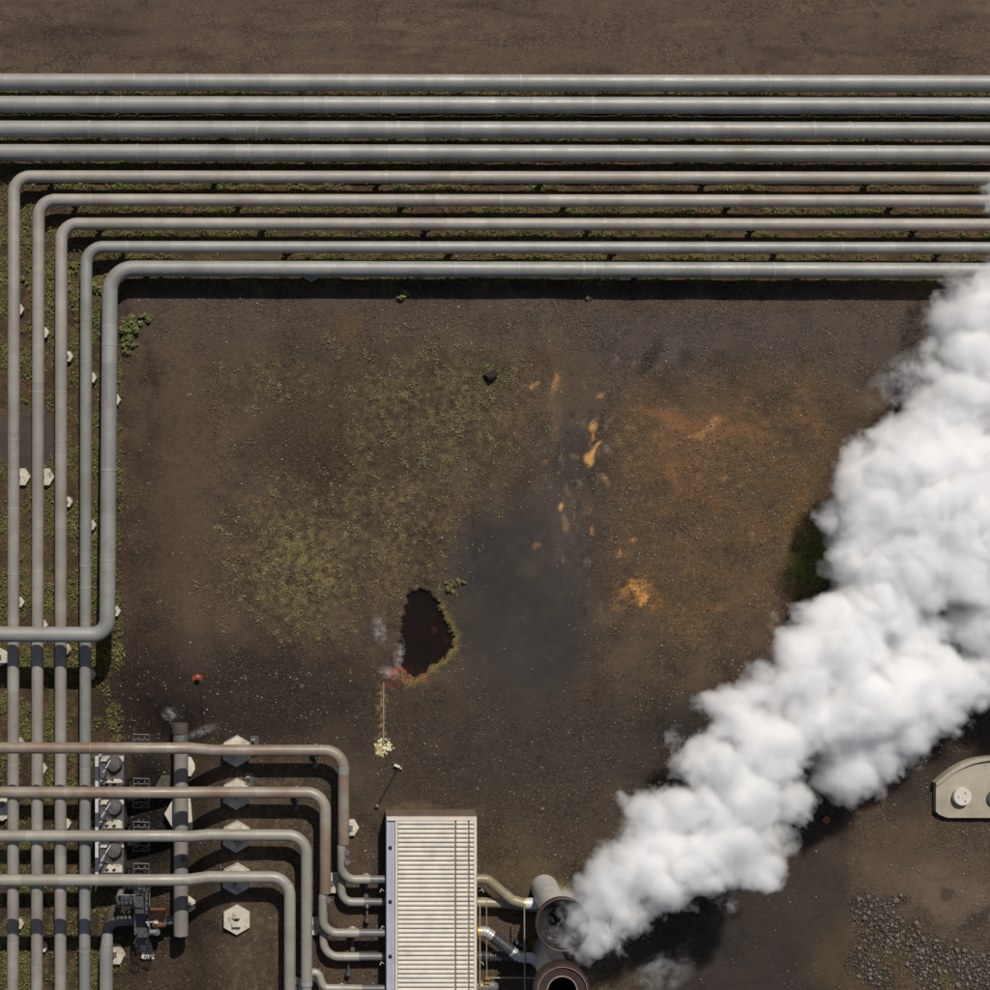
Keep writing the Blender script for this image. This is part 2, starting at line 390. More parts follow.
    put(blob(740, 432, 32, 8, -14, .6), (116,82,56), .55); put(blob(680, 418, 42, 8, 4, .6), (118,82,52), .7); put(blob(714,425,8,6,0,.8,1.4), (156,116,76), .7)
    put(blob(638, 600, 20, 12, 0, .8, 1.2)*th(n2c.fbm(px/9+3,py/6,4),-.2,.25), (150,108,60), .8); put(blob(640, 598, 10, 6, -20, .8, 1.2), (190,136,70), .7); put(blob(720,612,12,5,0,.8), (120,86,60), .6)
    put(blob(680, 475, 6, 16, -15, .9, 1.4), (118,86,58), .5)
    for x, y, rx, ry, ro, c_ in ((554,385,3,8,4,0),(555,394,2,4,0,1),(534,386,3.4,3,0,0),(538,384,2,2,0,0),(598,398,4,2.5,10,1),(595,426,4,6,4,0),(596,437,2.5,6,0,1),(600,447,2,7,50,0),(591,461,3.6,6,12,0),(595,453,2,5,25,0),(605,480,2.5,5,-20,1),(562,508,3,3.5,0,0),(567,522,4,9,-8,2),(592,532,1.6,5,0,1),(633,537,2.5,2.5,0,1),(620,552,2,3,0,1),(616,556,3,3,0,2)):
        put(blob(x, y, rx, ry, ro, .7, .5), ((196,146,84),(164,114,70),(116,96,72))[c_], .9)
    put(blob(545, 385, 60, 40, 0, .9), (84,68,52), .5); put(blob(556,410,8,40,0,.8),(96,80,60),.5)
    mo = blob(815, 555, 26, 36, 10, .6); put(mo, (92,92,42), .9); put(mo*th(-grain,.0,.4), (62,60,34), .8)
    # dark wet ash, lower right, with the plume's shade painted in
    put(blob(682, 738, 66, 52, -20, .8), (33,30,28), .92); put(blob(560,740,110,60,-10,.9),(54,48,42),.6); put(blob(600,780,90,60,-20,.9), (58,51,44), .6)  # first patch: damp ash plus painted plume shade
    ash = ss(600,670,wx)*(1-ss(842,856,px+.25*(wx-px)))*ss(790,850,wy); put(ash, (46,41,38), .9); smooth = np.maximum(smooth, ash*.8)
    put(blob(900, 755, 110, 50, 0, .7), (44,38,35), .8)  # shadow under the plume painted into the soil colour
    put(blob(800, 880, 60, 60, 0, .8), (60,51,43), .5)
    br = ss(846,858,px+.3*(wx-px))*ss(800,850,wy); put(br, (76,64,53), .9)
    sw = blob(930, 876, 70, 32, 25, .8, 1.6); put(sw, (92,78,64), .8); smooth = np.maximum(smooth, sw*.9); put(sw*th(n2b.fbm(px/30+.05*py, py/12, 4),.05,.4), (74,62,52), .6); put(blob(960, 905, 40, 22, 0, .7), (94,80,66), .6); put(blob(975, 922, 22, 9, -20, .5), (56,50,46), .9); put(blob(950,893,10,5,40,.5),(60,52,46),.8)
    put(blob(870, 960, 60, 44, 0, .7), (74,60,44), .8); put(blob(900,950,20,10,0,.8),(84,80,44),.6); put(blob(945,975,14,12,0,.8),(84,80,44),.6)
    put(blob(880,840,50,24,0,.8),(72,60,48),.8)
    # gully soil, lower left
    rb = rd(px, py); put(rb, (44,38,32), .8)  # rubble heap: crevice shade between the rocks painted into the soil
    gl = (1-ss(196, 214, px))*ss(735, 760, py); put(gl, (58,48,36), .9)
    put(blob(150, 815, 30, 62, 0, .35, .3), (24,20,16), .97)  # shade of the bank between the loop pipes, painted into the soil
    put(gl*(1-ss(92,110,px))*th(mid,-.1,.3), (86,84,40), .8); put(gl*(1-ss(92,110,px))*th(grain,.1,.4), (104,88,64), .6)
    put(ss(118,140,px)*(1-ss(185,220,px))*ss(940,960,wy), (70,58,46), .9)
    put(blob(108, 975, 14, 25, 0, .8)*th(grain,-.1,.3), (84,84,44), .6)
    put(ss(210,225,px)*(1-ss(300,320,px))*ss(760,780,py), (68,58,46), .6); put(ss(210,225,px)*(1-ss(300,330,px))*ss(760,780,py)*th(grain,.05,.4), (90,78,60), .6)
    # around the stacks: mossy yellow film
    put(blob(520, 880, 60, 16, 10, .7), (74,64,44), .8); put(blob(556, 892, 14, 9, 30, .6, .5), (120,110,58), .9); put(blob(538, 946, 7, 6, 0, .6, .4), (170,130,40), .9)
    put(blob(590, 970, 40, 30, 0, .8), (74,66,50), .7)
    put(blob(430, 812, 60, 5, 0, .8), (88,72,52), .7)
    # pond, its crust and the rust-red inlet
    pm = pond_mask(px, py, 0); rim = pond_mask(px, py, 6)*(1-pm)
    side = ss(405, 430, px+ .6*(py-640)); put(rim*side, (112,98,48), .85); put(rim*(1-side)*th(grain,-.3,.2), (84,70,52), .7)
    put(pm, (46,32,22)); put(pm*th(mid,-.1,.3), (34,25,18), .7); red = blob(407, 676, 21, 9, -12, .7, .9); put(red, (108,58,42), .9); put(red*th(grain,.0,.3), (134,84,62), .6); put(blob(396,674,9,4,-20,.6,.4), (150,74,52), .8)
    put(blob(434,630,3,3,0,.5,.3),(150,90,70),.9); put(blob(447,637,2.5,3,0,.5,.3),(130,70,50),.9)
    put(blob(383, 715, 4.5, 30, 0, .8, .5)*th(n2c.fbm(px/4,py/4,3),-.1,.2), (150,122,78), .85)
    put(blob(383, 747, 8.5, 8.5, 0, .5, .9), (188,172,118), .9)
    put(blob(490, 375, 14, 12, 0, .6), (66,64,34), .8)
    put(blob(198, 677, 5, 3.4, 10, .4, .3), (170,66,28), .8)
    put(blob(175, 715, 14, 10, 0, .6), (66,60,54), .7)
    patch = n2a.fbm(px/55+7, py/55, 5, .55)      # gritty and wind-smoothed areas alternate
    smooth = np.maximum(smooth, .75*ss(.02,.32,patch)*(1-np.clip(olive+og*.6,0,1)))
    for k in range(70):
        x, y = random.gauss(690,70), random.gauss(500,65); put(blob(x, y, random.uniform(1.5,4), random.uniform(1.5,5), random.uniform(-40,40), .7, .8), random.choice([(112,88,62),(128,102,72),(96,72,52),(58,50,42)]), .5)
    for k in range(60):
        x, y = random.gauss(588,16), random.gauss(480,50); put(blob(x, y, random.uniform(1,3), random.uniform(2,7), random.uniform(-15,15), .7, .8), random.choice([(110,100,88),(96,84,70),(44,41,40),(50,46,44)]), .6)
    # relief
    rough = (1-smooth*.85)*fade
    z = z + rough*(.035*mid + .030*grain*(.5+olive+.6*og+.5*rack) + .02*n2c.fbm(px/3.2, py/3.2, 3)) + .05*big*fade
    fine = n2b.fbm(px/3, py/3, 3); tone = (1 + rough*(.20*grain + .16*fine) + .14*mid + .12*n2c.fbm(px/80, py/30, 5))[:,None]
    col *= np.clip(tone, .35, 2.0)*1.14
    me = bpy.data.meshes.new('ground'); nv = len(X)
    me.vertices.add(nv); me.vertices.foreach_set('co', np.stack([X,Y,z],1).astype(np.float32).ravel())
    i = (np.arange(n-1)[:,None]*n + np.arange(n-1)[None,:]).ravel()
    q = np.stack([i, i+1, i+n+1, i+n],1).astype(np.int32)
    me.loops.add(q.size); me.loops.foreach_set('vertex_index', q.ravel())
    me.polygons.add(len(q)); me.polygons.foreach_set('loop_start', np.arange(0,q.size,4,dtype=np.int32)); me.polygons.foreach_set('loop_total', np.full(len(q),4,np.int32))
    me.update(calc_edges=True)
    me.polygons.foreach_set('use_smooth', np.ones(len(q),bool))
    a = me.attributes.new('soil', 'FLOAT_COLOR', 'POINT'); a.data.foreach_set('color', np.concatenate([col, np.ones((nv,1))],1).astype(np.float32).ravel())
    a = me.attributes.new('silt', 'FLOAT', 'POINT'); a.data.foreach_set('value', smooth.astype(np.float32))
    m, t, b, N = nt('volcanic_soil'); L = t.links.new
    at = N('ShaderNodeAttribute', _attribute_name='soil'); sl = N('ShaderNodeAttribute', _attribute_name='silt'); g = N('ShaderNodeNewGeometry')
    n1 = N('ShaderNodeTexNoise', Scale=14.0, Detail=8.0, Roughness=.75); L(g.outputs['Position'], n1.inputs['Vector'])
    r1 = ramp(t, n1.outputs['Fac'], [(.34,(.35,.34,.33)), (.5,(.92,.92,.92)), (.66,(1.9,1.86,1.78))])
    # silt keeps an even tone
    ev = N('ShaderNodeMix', _data_type='RGBA'); L(sl.outputs['Fac'], ev.inputs[0]); L(r1.outputs[0], ev.inputs[6])
    n5 = N('ShaderNodeTexNoise', Scale=2.2, Detail=7.0, Roughness=.6); L(g.outputs['Position'], n5.inputs['Vector'])
    r5 = ramp(t, n5.outputs['Fac'], [(.3,(.84,.84,.84)), (.7,(1.14,1.13,1.12))]); L(r5.outputs[0], ev.inputs[7])
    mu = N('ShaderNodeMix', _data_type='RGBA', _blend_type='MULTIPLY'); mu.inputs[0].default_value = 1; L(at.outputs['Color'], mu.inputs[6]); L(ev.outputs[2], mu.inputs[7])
    # fine pale grit
    vo = N('ShaderNodeTexVoronoi', Scale=9.5); L(g.outputs['Position'], vo.inputs['Vector'])
    sp = N('ShaderNodeMapRange', _clamp=True); L(vo.outputs['Distance'], sp.inputs[0]); sp.inputs[1].default_value = .26; sp.inputs[2].default_value = .16
    sc_ = N('ShaderNodeSeparateColor'); L(vo.outputs['Color'], sc_.inputs[0])
    gt = N('ShaderNodeMapRange', _clamp=True); L(sc_.outputs[0], gt.inputs[0]); gt.inputs[1].default_value = .5; gt.inputs[2].default_value = 1.0
    mm = N('ShaderNodeMath', _operation='MULTIPLY'); L(sp.outputs[0], mm.inputs[0]); L(gt.outputs[0], mm.inputs[1])
    inv = N('ShaderNodeMapRange', _clamp=True); L(sl.outputs['Fac'], inv.inputs[0]); inv.inputs[3].default_value = .75; inv.inputs[4].default_value = .05
    m2 = N('ShaderNodeMath', _operation='MULTIPLY'); L(mm.outputs[0], m2.inputs[0]); L(inv.outputs[0], m2.inputs[1])
    gr = N('ShaderNodeMix', _data_type='RGBA'); L(m2.outputs[0], gr.inputs[0]); L(mu.outputs[2], gr.inputs[6]); gr.inputs[7].default_value = (.26,.215,.16,1)
    L(gr.outputs[2], b.inputs['Base Color']); b.inputs['Roughness'].default_value = .92; b.inputs['Specular IOR Level'].default_value = .25
    n6 = N('ShaderNodeTexNoise', Scale=16.0, Detail=6.0, Roughness=.7); L(g.outputs['Position'], n6.inputs['Vector'])
    ads = N('ShaderNodeMath', _operation='MULTIPLY_ADD'); L(mm.outputs[0], ads.inputs[0]); ads.inputs[1].default_value = .6; L(n6.outputs['Fac'], ads.inputs[2])
    st = N('ShaderNodeMapRange', _clamp=True); L(sl.outputs['Fac'], st.inputs[0]); st.inputs[3].default_value = .9; st.inputs[4].default_value = .2
    bp = N('ShaderNodeBump', Distance=.05); L(st.outputs[0], bp.inputs['Strength']); L(ads.outputs[0], bp.inputs['Height']); L(bp.outputs[0], b.inputs['Normal'])
    me.materials.append(m)
    o = bpy.data.objects.new('ground', me); C.objects.link(o)
    tag(o, 'dark brown volcanic soil with grey silt, moss and orange mineral stains', 'ground', kind='structure')
    Z = z.reshape(n,n); 
    def gz(x, y):     # height of the finished sheet at world x, y (dense part)
        i = np.clip(np.searchsorted(ax, x)-1, 0, n-2); j = np.clip(np.searchsorted(ax, y)-1, 0, n-2)
        fx = (x-ax[i])/(ax[i+1]-ax[i]); fy = (y-ax[j])/(ax[j+1]-ax[j])
        return (Z[j,i]*(1-fx)+Z[j,i+1]*fx)*(1-fy)+(Z[j+1,i]*(1-fx)+Z[j+1,i+1]*fx)*fy
    return gz
gz = build_ground()
def G(px, py):
    """world point on the finished ground seen at a pixel"""
    z = hz(px, py)
    for _ in range(4):
        p = W(px, py, z); z = float(gz(np.array([p.x]), np.array([p.y]))[0])
    return W(px, py, z)

# pond water
pm = MB(); wz = -.17
outl = [W(x+ (3 if x < 425 else -0)*-1 + (3 if x >= 425 else 0), y + (3 if y > 640 else -3), wz) for x, y in POND]
me_c = sum((p for p in outl), Vector())/len(outl)
pm.add([tuple(p) for p in outl], [tuple(range(len(outl)))] )
mw, tw, bw, Nw = nt('brown_pond_water'); bw.inputs['Base Color'].default_value = (.013,.008,.005,1); bw.inputs['Roughness'].default_value = .06; bw.inputs['Alpha'].default_value = .72
po = pm.build('pond_water', mw, None, 0); tag(po, 'small still pool of dark brown water beside the grey silt', 'pool', kind='structure')

# ------------------------------------------------------------------ pipes of the rack
def pipe(name, pts, r, m, label, group, rad=None, seg=28, cat='pipe'):
    mb = MB(); mb.tube(fillet(pts, rad if rad is not None else .6), r, seg)
    o = mb.build(name, m, None, 50); return tag(o, label, cat, group)
GT = 'thick straight pipes along the top'; GB = 'pipes that turn down at the upper left'
rows = [(82,83.8,'topmost thick grey pipe, next to the bare brown track'),
        (104.3,106,'second thick grey pipe below the bare brown track'),
        (129,130.7,'third thick grey pipe below the bare brown track'),
        (152.5,153.9,'lowest of the four thick straight pipes, above the outermost bent pipe')]
for ya, yb, lb in rows:
    pipe('steam_pipe', [W(-45,ya,.8), W(330,ya+(yb-ya)*.33,.8), W(1040,yb+.1,.8)], .325, M['pipe'], lb, GT, 0)
sl = lambda a, b, x: a+(b-a)*x/990.0
ZL = lambda py: float(floor_depth(np.array(py)))+.95
bent = [(176.6,178.3,14,12.9,.24,'outermost bent pipe, running down the left edge of the photo'),
        (200,201.3,38.6,36.7,.24,'second bent pipe counting in from the outermost bend'),
        (223.8,224.8,61.3,60.3,.24,'third bent pipe counting in from the outermost bend'),
        (247,248.2,86.5,84.6,.235,'fourth bent pipe, just outside the thick innermost one')]
for i, (ya, yb, xa, xb, r, lb) in enumerate(bent):
    xm = xa+(xb-xa)*.2
    pipe('steam_pipe', [W(1040,yb,.8), W(xa,ya,.8), W(xm,320,.82), W(xa+(xb-xa)*.55,640,ZL(640)), W(xb,1040,ZL(1040))], r, M['pipe_warm' if i < 3 else 'pipe'], lb, GB, [.66,0,0])
pipe('steam_pipe', [W(1040,271,.8), W(110,268.4,.8), W(107.3,634.8,.72), W(-40,634,.72)], .31, M['pipe'],
     'thick innermost bent pipe that turns left across the four others', GB, [.95,.62])

M['band'] = simple('joint_band_metal', (.285,.28,.262), .5, .12, .2, 4)
def joint(o, px, py, z, r, horiz):
    b = MB(); w_ = .05
    a = Vector((w_,0,0)) if horiz else Vector((0,w_,0)); c = W(px,py,z)
    b.tube([c-a,c+a], r+.009, 28); b.build('joint_band', M['band'], o, 50)
R0 = random.Random(4); racks = [o for o in bpy.data.objects if o.name.startswith('steam_pipe')]
for o, (ya, yb) in zip(racks[:4], [(r_[0],r_[1]) for r_ in rows]):
    for x in sorted(R0.sample(range(30,970), 7)): joint(o, x, sl(ya,yb,x), .8, .325, True)
for o, (ya, yb, xa, xb, r, lb) in zip(racks[4:8], bent):
    for x in R0.sample(range(120,970), 5): joint(o, x, sl(ya,yb,x), .8, r, True)
    for y in R0.sample(range(370,600), 2)+R0.sample(range(690,980), 2):
        xm = xa+(xb-xa)*.2; x6 = xa+(xb-xa)*.55
        if y < 640: f = (y-320)/320; joint(o, xm+(x6-xm)*f, y, .82+(ZL(640)-.82)*f, r, False)
        else: f = (y-640)/400; joint(o, x6+(xb-x6)*f, y, ZL(640)+(ZL(1040)-ZL(640))*f, r, False)
for x in R0.sample(range(160,930), 5): joint(racks[8], x, sl(268.4,271,x), .8, .31, True)
for y in (345, 470, 560): joint(racks[8], 110-2.7*(y-268)/366, y, .8-.08*(y-268)/366, .31, False)

# supports: hexagonal concrete block, steel post and cradle
def hexpts(r, rot=0): return [(r*math.cos(R(60*k+rot)), r*math.sin(R(60*k+rot))) for k in range(6)]
HX = {}
def support(px, py, zp, rp, label, group, size=.34, dirx=True, off=(0,0)):
    g = G(px+off[0], py+off[1])
    t = empty('pipe_support', g)
    tag(t, label, 'pipe support', group)
    b = MB(); b.prism(hexpts(size, 0 if dirx else 30), -.25, .16, .02); b.build('concrete_block', M['concrete'], t, 30)
    top = W(px, py, zp) - Vector(g); hp = max(.2, zp-rp-g.z)
    p = MB(); p.bar((0,0,.16),(0,0,hp), .06, 10); p.box((0,0,.18),(.22,.22,.03)); p.build('post', M['steel'], t)
    s = MB(); s.box((0,0,hp-.03),(.24,.26,.05))
    s.build('cradle', M['steel'], t)
    return t
ordn = ['first','second','third','fourth','fifth','sixth','seventh','eighth','ninth','tenth']
names = ['outermost bent pipe','second bent pipe','third bent pipe','fourth bent pipe','thick innermost bent pipe']
for k in range(5):
    y0, y1 = ([r[0] for r in bent]+[268.4])[k], ([r[1] for r in bent]+[271])[k]
    for n in range(6):
        x = 53.5+23.8*k+162.5*n
        if x > 985: continue
        y = sl(y0, y1, x)
        support(x, y, .8, .24 if k < 4 else .31, f'hexagonal support under the horizontal {names[k]}, {ordn[n]} from its upper bend', 'supports under the horizontal bent pipes', .20 if not (k == 4 and n == 1) else .42, False, (0, 2.2))
vsup = [(0,[(22,310),(24,477),(22.5,602),(22.5,742),(22,923)]),(1,[(47,333),(48,477),(45.5,625),(45,768),(46,946)]),(2,[(71,357),(70.5,502),(69,649),(69,823)]),(3,[(94.5,378),(94,525),(93.5,674)]),(4,[(118.5,400),(118.5,611)])]
for k, lst in vsup:
    for n, (x, y) in enumerate(lst):
        xa, xb = ([(r[2],r[3]) for r in bent]+[(110,107.3)])[k]
        xc = xa+(xb-xa)*min(1,(y-200)/(790 if k < 4 else 435))
        g = G(x-3, y); zp = .8-.0002*(y-268) if k == 4 else (ZL(y) if y > 320 else .82)
        t = empty('pipe_support', g)
        tag(t, f'hexagonal concrete support beside the vertical {names[k]}, {ordn[n]} from its upper bend', 'pipe support', 'supports under the vertical bent pipes')
        big = (y == 477); sz = .40 if big else .24
        b = MB(); b.prism(hexpts(sz, 0), -.25, .14 if big else .2, .02); b.build('concrete_block', M['concrete'], t, 30)
        c = W(xc, y, zp)-g
        p = MB(); rp = .24 if k < 4 else .31; zt = c.z-rp
        p.box((c.x*.5, 0, max(.24,zt)-.04), (abs(c.x)+.2, .12, .07)); p.bar((c.x*.5,0,.1),(c.x*.5,0,max(.22,zt)),.06,8); p.build('post', M['galv'], t)
        if not big:
            s = MB(); s.prism(hexpts(.08,15), .2, .27, .01); s.bar((.0,0,.27),(0,0,.33),.03,6); s.build('bolt', M['steel'], t)

# ------------------------------------------------------------------ loop pipes (lower left)
zL = 1.2; zH = 1.7
GL = 'loop pipes at the lower left'
def collars(o, spots, r, m):
    for a, b in spots:
        c = MB(); c.tube([a, a.lerp(b,.5), b], r, 28); c.build('collar', m, o, 50)
def band(o, px, py, z, dx, dy, r, m): collars(o, [(W(px-dx,py-dy,z), W(px+dx,py+dy,z))], r, m)
o = pipe('loop_pipe', [W(-45,747.8,zH), W(170,748.3,zH), W(190,748.2,1.45), W(212,750.4,zL), W(343.6,750.4,zL), W(343.6,844,zL)], .222, M['loop_rusty'], 'rust-filmed loop pipe, uppermost of four, reaching furthest right', GL, [0,.3,.3,.74])
L1 = o
band(o, 343.6,770,zL,0,4,.229,M['pipe'])
o = pipe('loop_pipe', [W(-45,792.3,zH), W(170,792.6,zH), W(208,792.3,zL), W(325.3,792.5,zL), W(325.3,893,zL)], .222, M['loop_rusty'], 'rust-filmed loop pipe, second from the top of four', GL, [0,.3,.74])
L2 = o;  band(o, 325.3,813,zL,0,2,.227,M['loop'])
o = pipe('loop_pipe', [W(-45,836,zH), W(170,836,zH), W(190,836.4,1.45), W(208,834.8,zL), W(306.6,835.2,zL), W(306.6,982,zL)], .222, M['loop'], 'beige grey loop pipe, third from the top of four', GL, [0,.3,.3,.74])
L3 = o;  band(o, 306.6,982,zL,0,3.5,.235,M['pipe'])
m_ = MB(); m_.tube([W(306.6,980,zL), W(306.6,1040,zL)], .20, 24); m_.build('lower_run', M['pipe'], o, 50)
o = pipe('loop_pipe', [W(-45,880.4,zH), W(170,880,zH), W(190,879.6,1.45), W(208,877,zL), W(289.8,877,zL), W(289.8,1040,zL)], .226, M['loop'], 'beige grey loop pipe, lowest and innermost of four', GL, [0,.3,.3,.74])

# branches into the building
def branch(par, pts, r, rad, y, x_cut, x_end, z):
    a = MB(); a.tube(fillet(pts, rad), r, 20); p = a.build('branch', M['loop'], par, 50)
    b = MB(); b.tube([W(x_cut,y,z), W(x_end,y,z)], r*.93, 20); b.build('inlet', M['branch'], p, 50)
branch(L1, [W(343.6,838,1.2), W(341.6,848,1.2), W(341.6,879.4,.95), W(370,879.4,.95)], .17, [.2,.6], 879.4, 368, 388, .95)
branch(L1, [W(341.6,860,.55), W(341.6,902,.55), W(364,902,.55)], .165, [.6], 902, 361, 388, .55)
branch(L2, [W(325.3,886,1.2), W(322.8,898,1.2), W(322.8,933,.95), W(359,933,.95)], .17, [.2,.6], 933, 357, 388, .95)
branch(L2, [W(323.5,912,.55), W(323.5,956.6,.55), W(359,956.6,.55)], .165, [.6], 956.6, 357, 388, .55)
branch(L3, [W(306.6,974,.95), W(318,971,.95), W(323.5,988,.95), W(362,988.5,.95)], .15, [.25,.3], 988.5, 360, 388, .95)
# little valves on the two narrowed branches
for par, x, y in ((L1,346.5,852),(L1,346.8,862),(L2,328,900)):
    b = MB(); c = W(x,y,1.25); b.box(c,(.16,.22,.12),.2); b.bar(c+Vector((.06,0,0)), c+Vector((.17,0,.03)), .04, 8); b.build('drain_valve', M['galv'], par)

# header pipe
hp_ = [W(181,733,-.4), W(181,935,-.4)]
o = pipe('header_pipe', hp_, .292, M['header'], 'wide upright header pipe crossing under the four loop pipes', None)
m_ = MB(); m_.tube([W(180.2,723.5,-.35), W(180.2,733,-.35)], .33, 28); m_.build('end_cap', M['brown_cap'], o, 50)
m_ = MB(); m_.tube([W(180.6,733.2,-.38), W(180.6,741,-.38)], .305, 28); m_.build('collar', M['galv'], o, 50)
m_ = MB(); m_.tube([W(183,857,.0),W(183,861,-.05)], .07, 10); m_.box(W(183.5,858,-.05),(.2,.16,.1)); m_.build('drain_valve', M['steel'], o)

# hexagonal slabs on the pad under the loop pipes
for i, (x, y, lb) in enumerate(((237,750,'hexagonal concrete slab under the uppermost rust-filmed loop pipe'),(237,792.5,'hexagonal concrete slab under the second rust-filmed loop pipe'),
        (237,835,'hexagonal concrete slab under the third, beige loop pipe'),(237,877,'hexagonal concrete slab under the lowest, beige loop pipe'),(237,919,'free hexagonal concrete slab with an empty steel bracket on top'))):
    g = G(x,y); t = empty('concrete_slab', (g.x,g.y,g.z)); tag(t, lb, 'concrete slab', 'hexagonal slabs in a column on the pad')
    b = MB(); ht = .5 if i < 4 else .2; b.prism(hexpts(.60,30), -.2, ht, .02); b.build('slab', M['concrete'], t, 30)
    p = MB()
    if i < 4: p.bar((0,0,.4),(0,0,zL-.2-g.z),.09,10)
    else: p.box((0,0,.215),(.34,.5,.03)); p.box((0,.17,.28),(.30,.12,.12)); p.box((0,-.12,.3),(.34,.2,.16)); 
    p.build('bracket', M['galv'] if i < 4 else M['concrete'], t)
    if i == 4:
        p = MB(); p.lathe([(.085,.0),(.10,.05),(.0,.055)], (0,.04,.232), 12); p.build('bolt_hole', M['hole'], t)
for x, y, r, rot, lb in ((183,813,.74,0,'largest hexagonal block, half in shade under the header pipe'),(186,766,.45,0,'small hexagonal block beside the header pipe, below the uppermost loop pipe'),
        (189,903.5,.33,30,'pale hexagonal block at the lower right side of the header pipe'),(350,827,.36,0,'pale hexagonal block right of the furthest loop pipe, near the roof corner'),
        (331,882,.46,0,'brownish hexagonal block between the second loop pipe and its branches'),(115,953,.48,0,'pale hexagonal block beside the thick elbow pipe'),
        (312,925,.40,0,'hexagonal block in the shade between the two middle loop pipes'),(296,985,.36,30,'hexagonal block at the bottom edge between two loop pipes'),(3,803,.72,30,'large pale block at the left edge between two loop pipes'),(0,657,.40,30,'pale block at the left edge below the crossing pipe')):
    g = G(x,y); t = empty('concrete_block', g); tag(t, lb, 'concrete block', 'hexagonal blocks beside the pipes')
    b = MB(); b.prism(hexpts(r,rot), -.3, .22, .02); b.build('block', M['concrete'], t, 30)
    p = MB(); p.box((0,0,.235),(.22,.22,.03)); p.bar((0,0,.24),(0,0,.42),.05,8); p.build('post_stub', M['galv'], t)
# small bolted posts beside the branches
for x, y, lb in ((316,744,'bolted post showing above the uppermost loop pipe'),(297,786,'bolted post showing above the second loop pipe'),(366,873,'bolted clamp post above the uppermost branch pipe'),(367,897,'bolted clamp post above the second branch pipe'),
        (352.5,926,'bolted clamp post above the third branch pipe'),(348.5,950,'rusty bolted clamp post above the fourth branch pipe'),(341.5,983,'bolted clamp post above the lowest branch pipe')):
    g = G(x, y+4); t = empty('clamp_post', g); tag(t, lb, 'clamp post', 'bolted clamp posts at the loop and branch pipes')
    b = MB(); b.prism(hexpts(.17,30), .0, .5, .02); b.build('post', M['concrete'] if y not in (950,) else M['rust_motor'], t, 30)
    b = MB(); b.prism(hexpts(.07,0), .5, .56, .01); b.bar((0,0,.56),(0,0,.66),.035,6); b.build('bolt', M['white_metal'], t)
    b = MB(); b.box((0,-.36,.25),(.07,.75,.06)); b.prism([(p[0],p[1]-.68) for p in hexpts(.11,30)], .0, .4, .02); b.build('clamp', M['steel'], t)
# slanted stanchions near two slabs
for x, y, lb in ((254,743,'thin double stanchion right of the topmost hexagonal slab'),(249,780,'slanted stanchion above the second hexagonal slab')):
    g = G(x,y); t = empty('stanchion', g); tag(t, lb, 'stanchion', 'thin stanchions by the slabs')
    b = MB(); b.bar((-.08,-.5,.1),(-.02,.28,.75),.035,6); b.bar((.10,-.5,.1),(.0,.22,.7),.035,6); b.box((.02,.26,.78),(.14,.07,.07)); b.build('bars', M['pale_pipe'], t)
    b = MB(); b.box((.02,-.1,.03),(.34,.8,.08)); b.build('foot', M['steel'], t)

# anchor blocks with white braced frames between the loop pipes
for y0, y1, lb in ((756,789,'concrete anchor with white braced frame below the uppermost loop pipe'),(799,830,'concrete anchor with white braced frame below the second loop pipe'),(842,874,'concrete anchor with white braced frame below the third loop pipe')):
    zb = hz(112,(y0+y1)/2); zt = zb+1.1
    A = W(100,y1,zt); B = W(124,y0,zt); c = (A+B)/2; w = B.x-A.x; d = B.y-A.y
    t = empty('pipe_anchor', (c.x,c.y,zb)); tag(t, lb, 'pipe anchor', 'pipe anchors with white frames')
    b = MB(); b.box((0,0,.45),(w,d,1.1+.4-.1)); b.build('block', M['anchor_shaded'], t, 30)
    b = MB(); b.box((0,d/2-.09,1.2),(w+.02,.20,.14)); b.build('ledge', M['concrete'], t, 30)
    b = MB(); b.prism([(-w/2+.1,-d/2),(w/2-.05,-d/2),(w/2-.05,-d/2+.34),(w/2-.16,-d/2+.42),(-w/2+.35,-d/2+.42)], 1.06, 1.26, .02); q = b.build('ledge', M['concrete'], t, 30)
    for k in range(2): b = MB(); b.box((-w/2+.30+.3*k,-d/2+.2,1.265),(.14,.1,.02), .5); b.build('bolt_slot', M['hole'], q)
    b = MB(); b.tube([Vector((-w/2+.12,d/2-.42,1.2)), Vector((w/2-.05,d/2-.42,1.2))], .0, 16) if False else b.lathe([(.0,.0),(.34,.0),(.34,.35),(.26,.52),(.0,.56)], (.12,d/2-.28,.95), 24)
    b.build('drum', M['anchor_shaded'], t)
    f = MB(); zf = 2.2; P0 = W(97,y0,zb+zf)-Vector((c.x,c.y,zb)); P1 = W(97,y1,zb+zf)-Vector((c.x,c.y,zb))
    f.box((P0+P1)/2, (.13,abs(P0.y-P1.y),.12)); f.bar((P0.x,P0.y-.1,0),(P0.x,P0.y-.1,zf),.06,8); f.bar((P1.x,P1.y+.1,0),(P1.x,P1.y+.1,zf),.06,8); f.build('frame', M['white_metal'], t)
    f = MB(); f.bar((P1.x+.06,P1.y+.35,2.1),(P0.x+.42,P0.y-.3,1.45),.024,6); f.build('brace', M['white_metal'], t)
    f = MB(); f.bar((P0.x+.1,P0.y-.25,2.1),(P1.x+.5,P1.y+.2,1.3),.03,6); f.build('brace', M['grey_steel'], t)
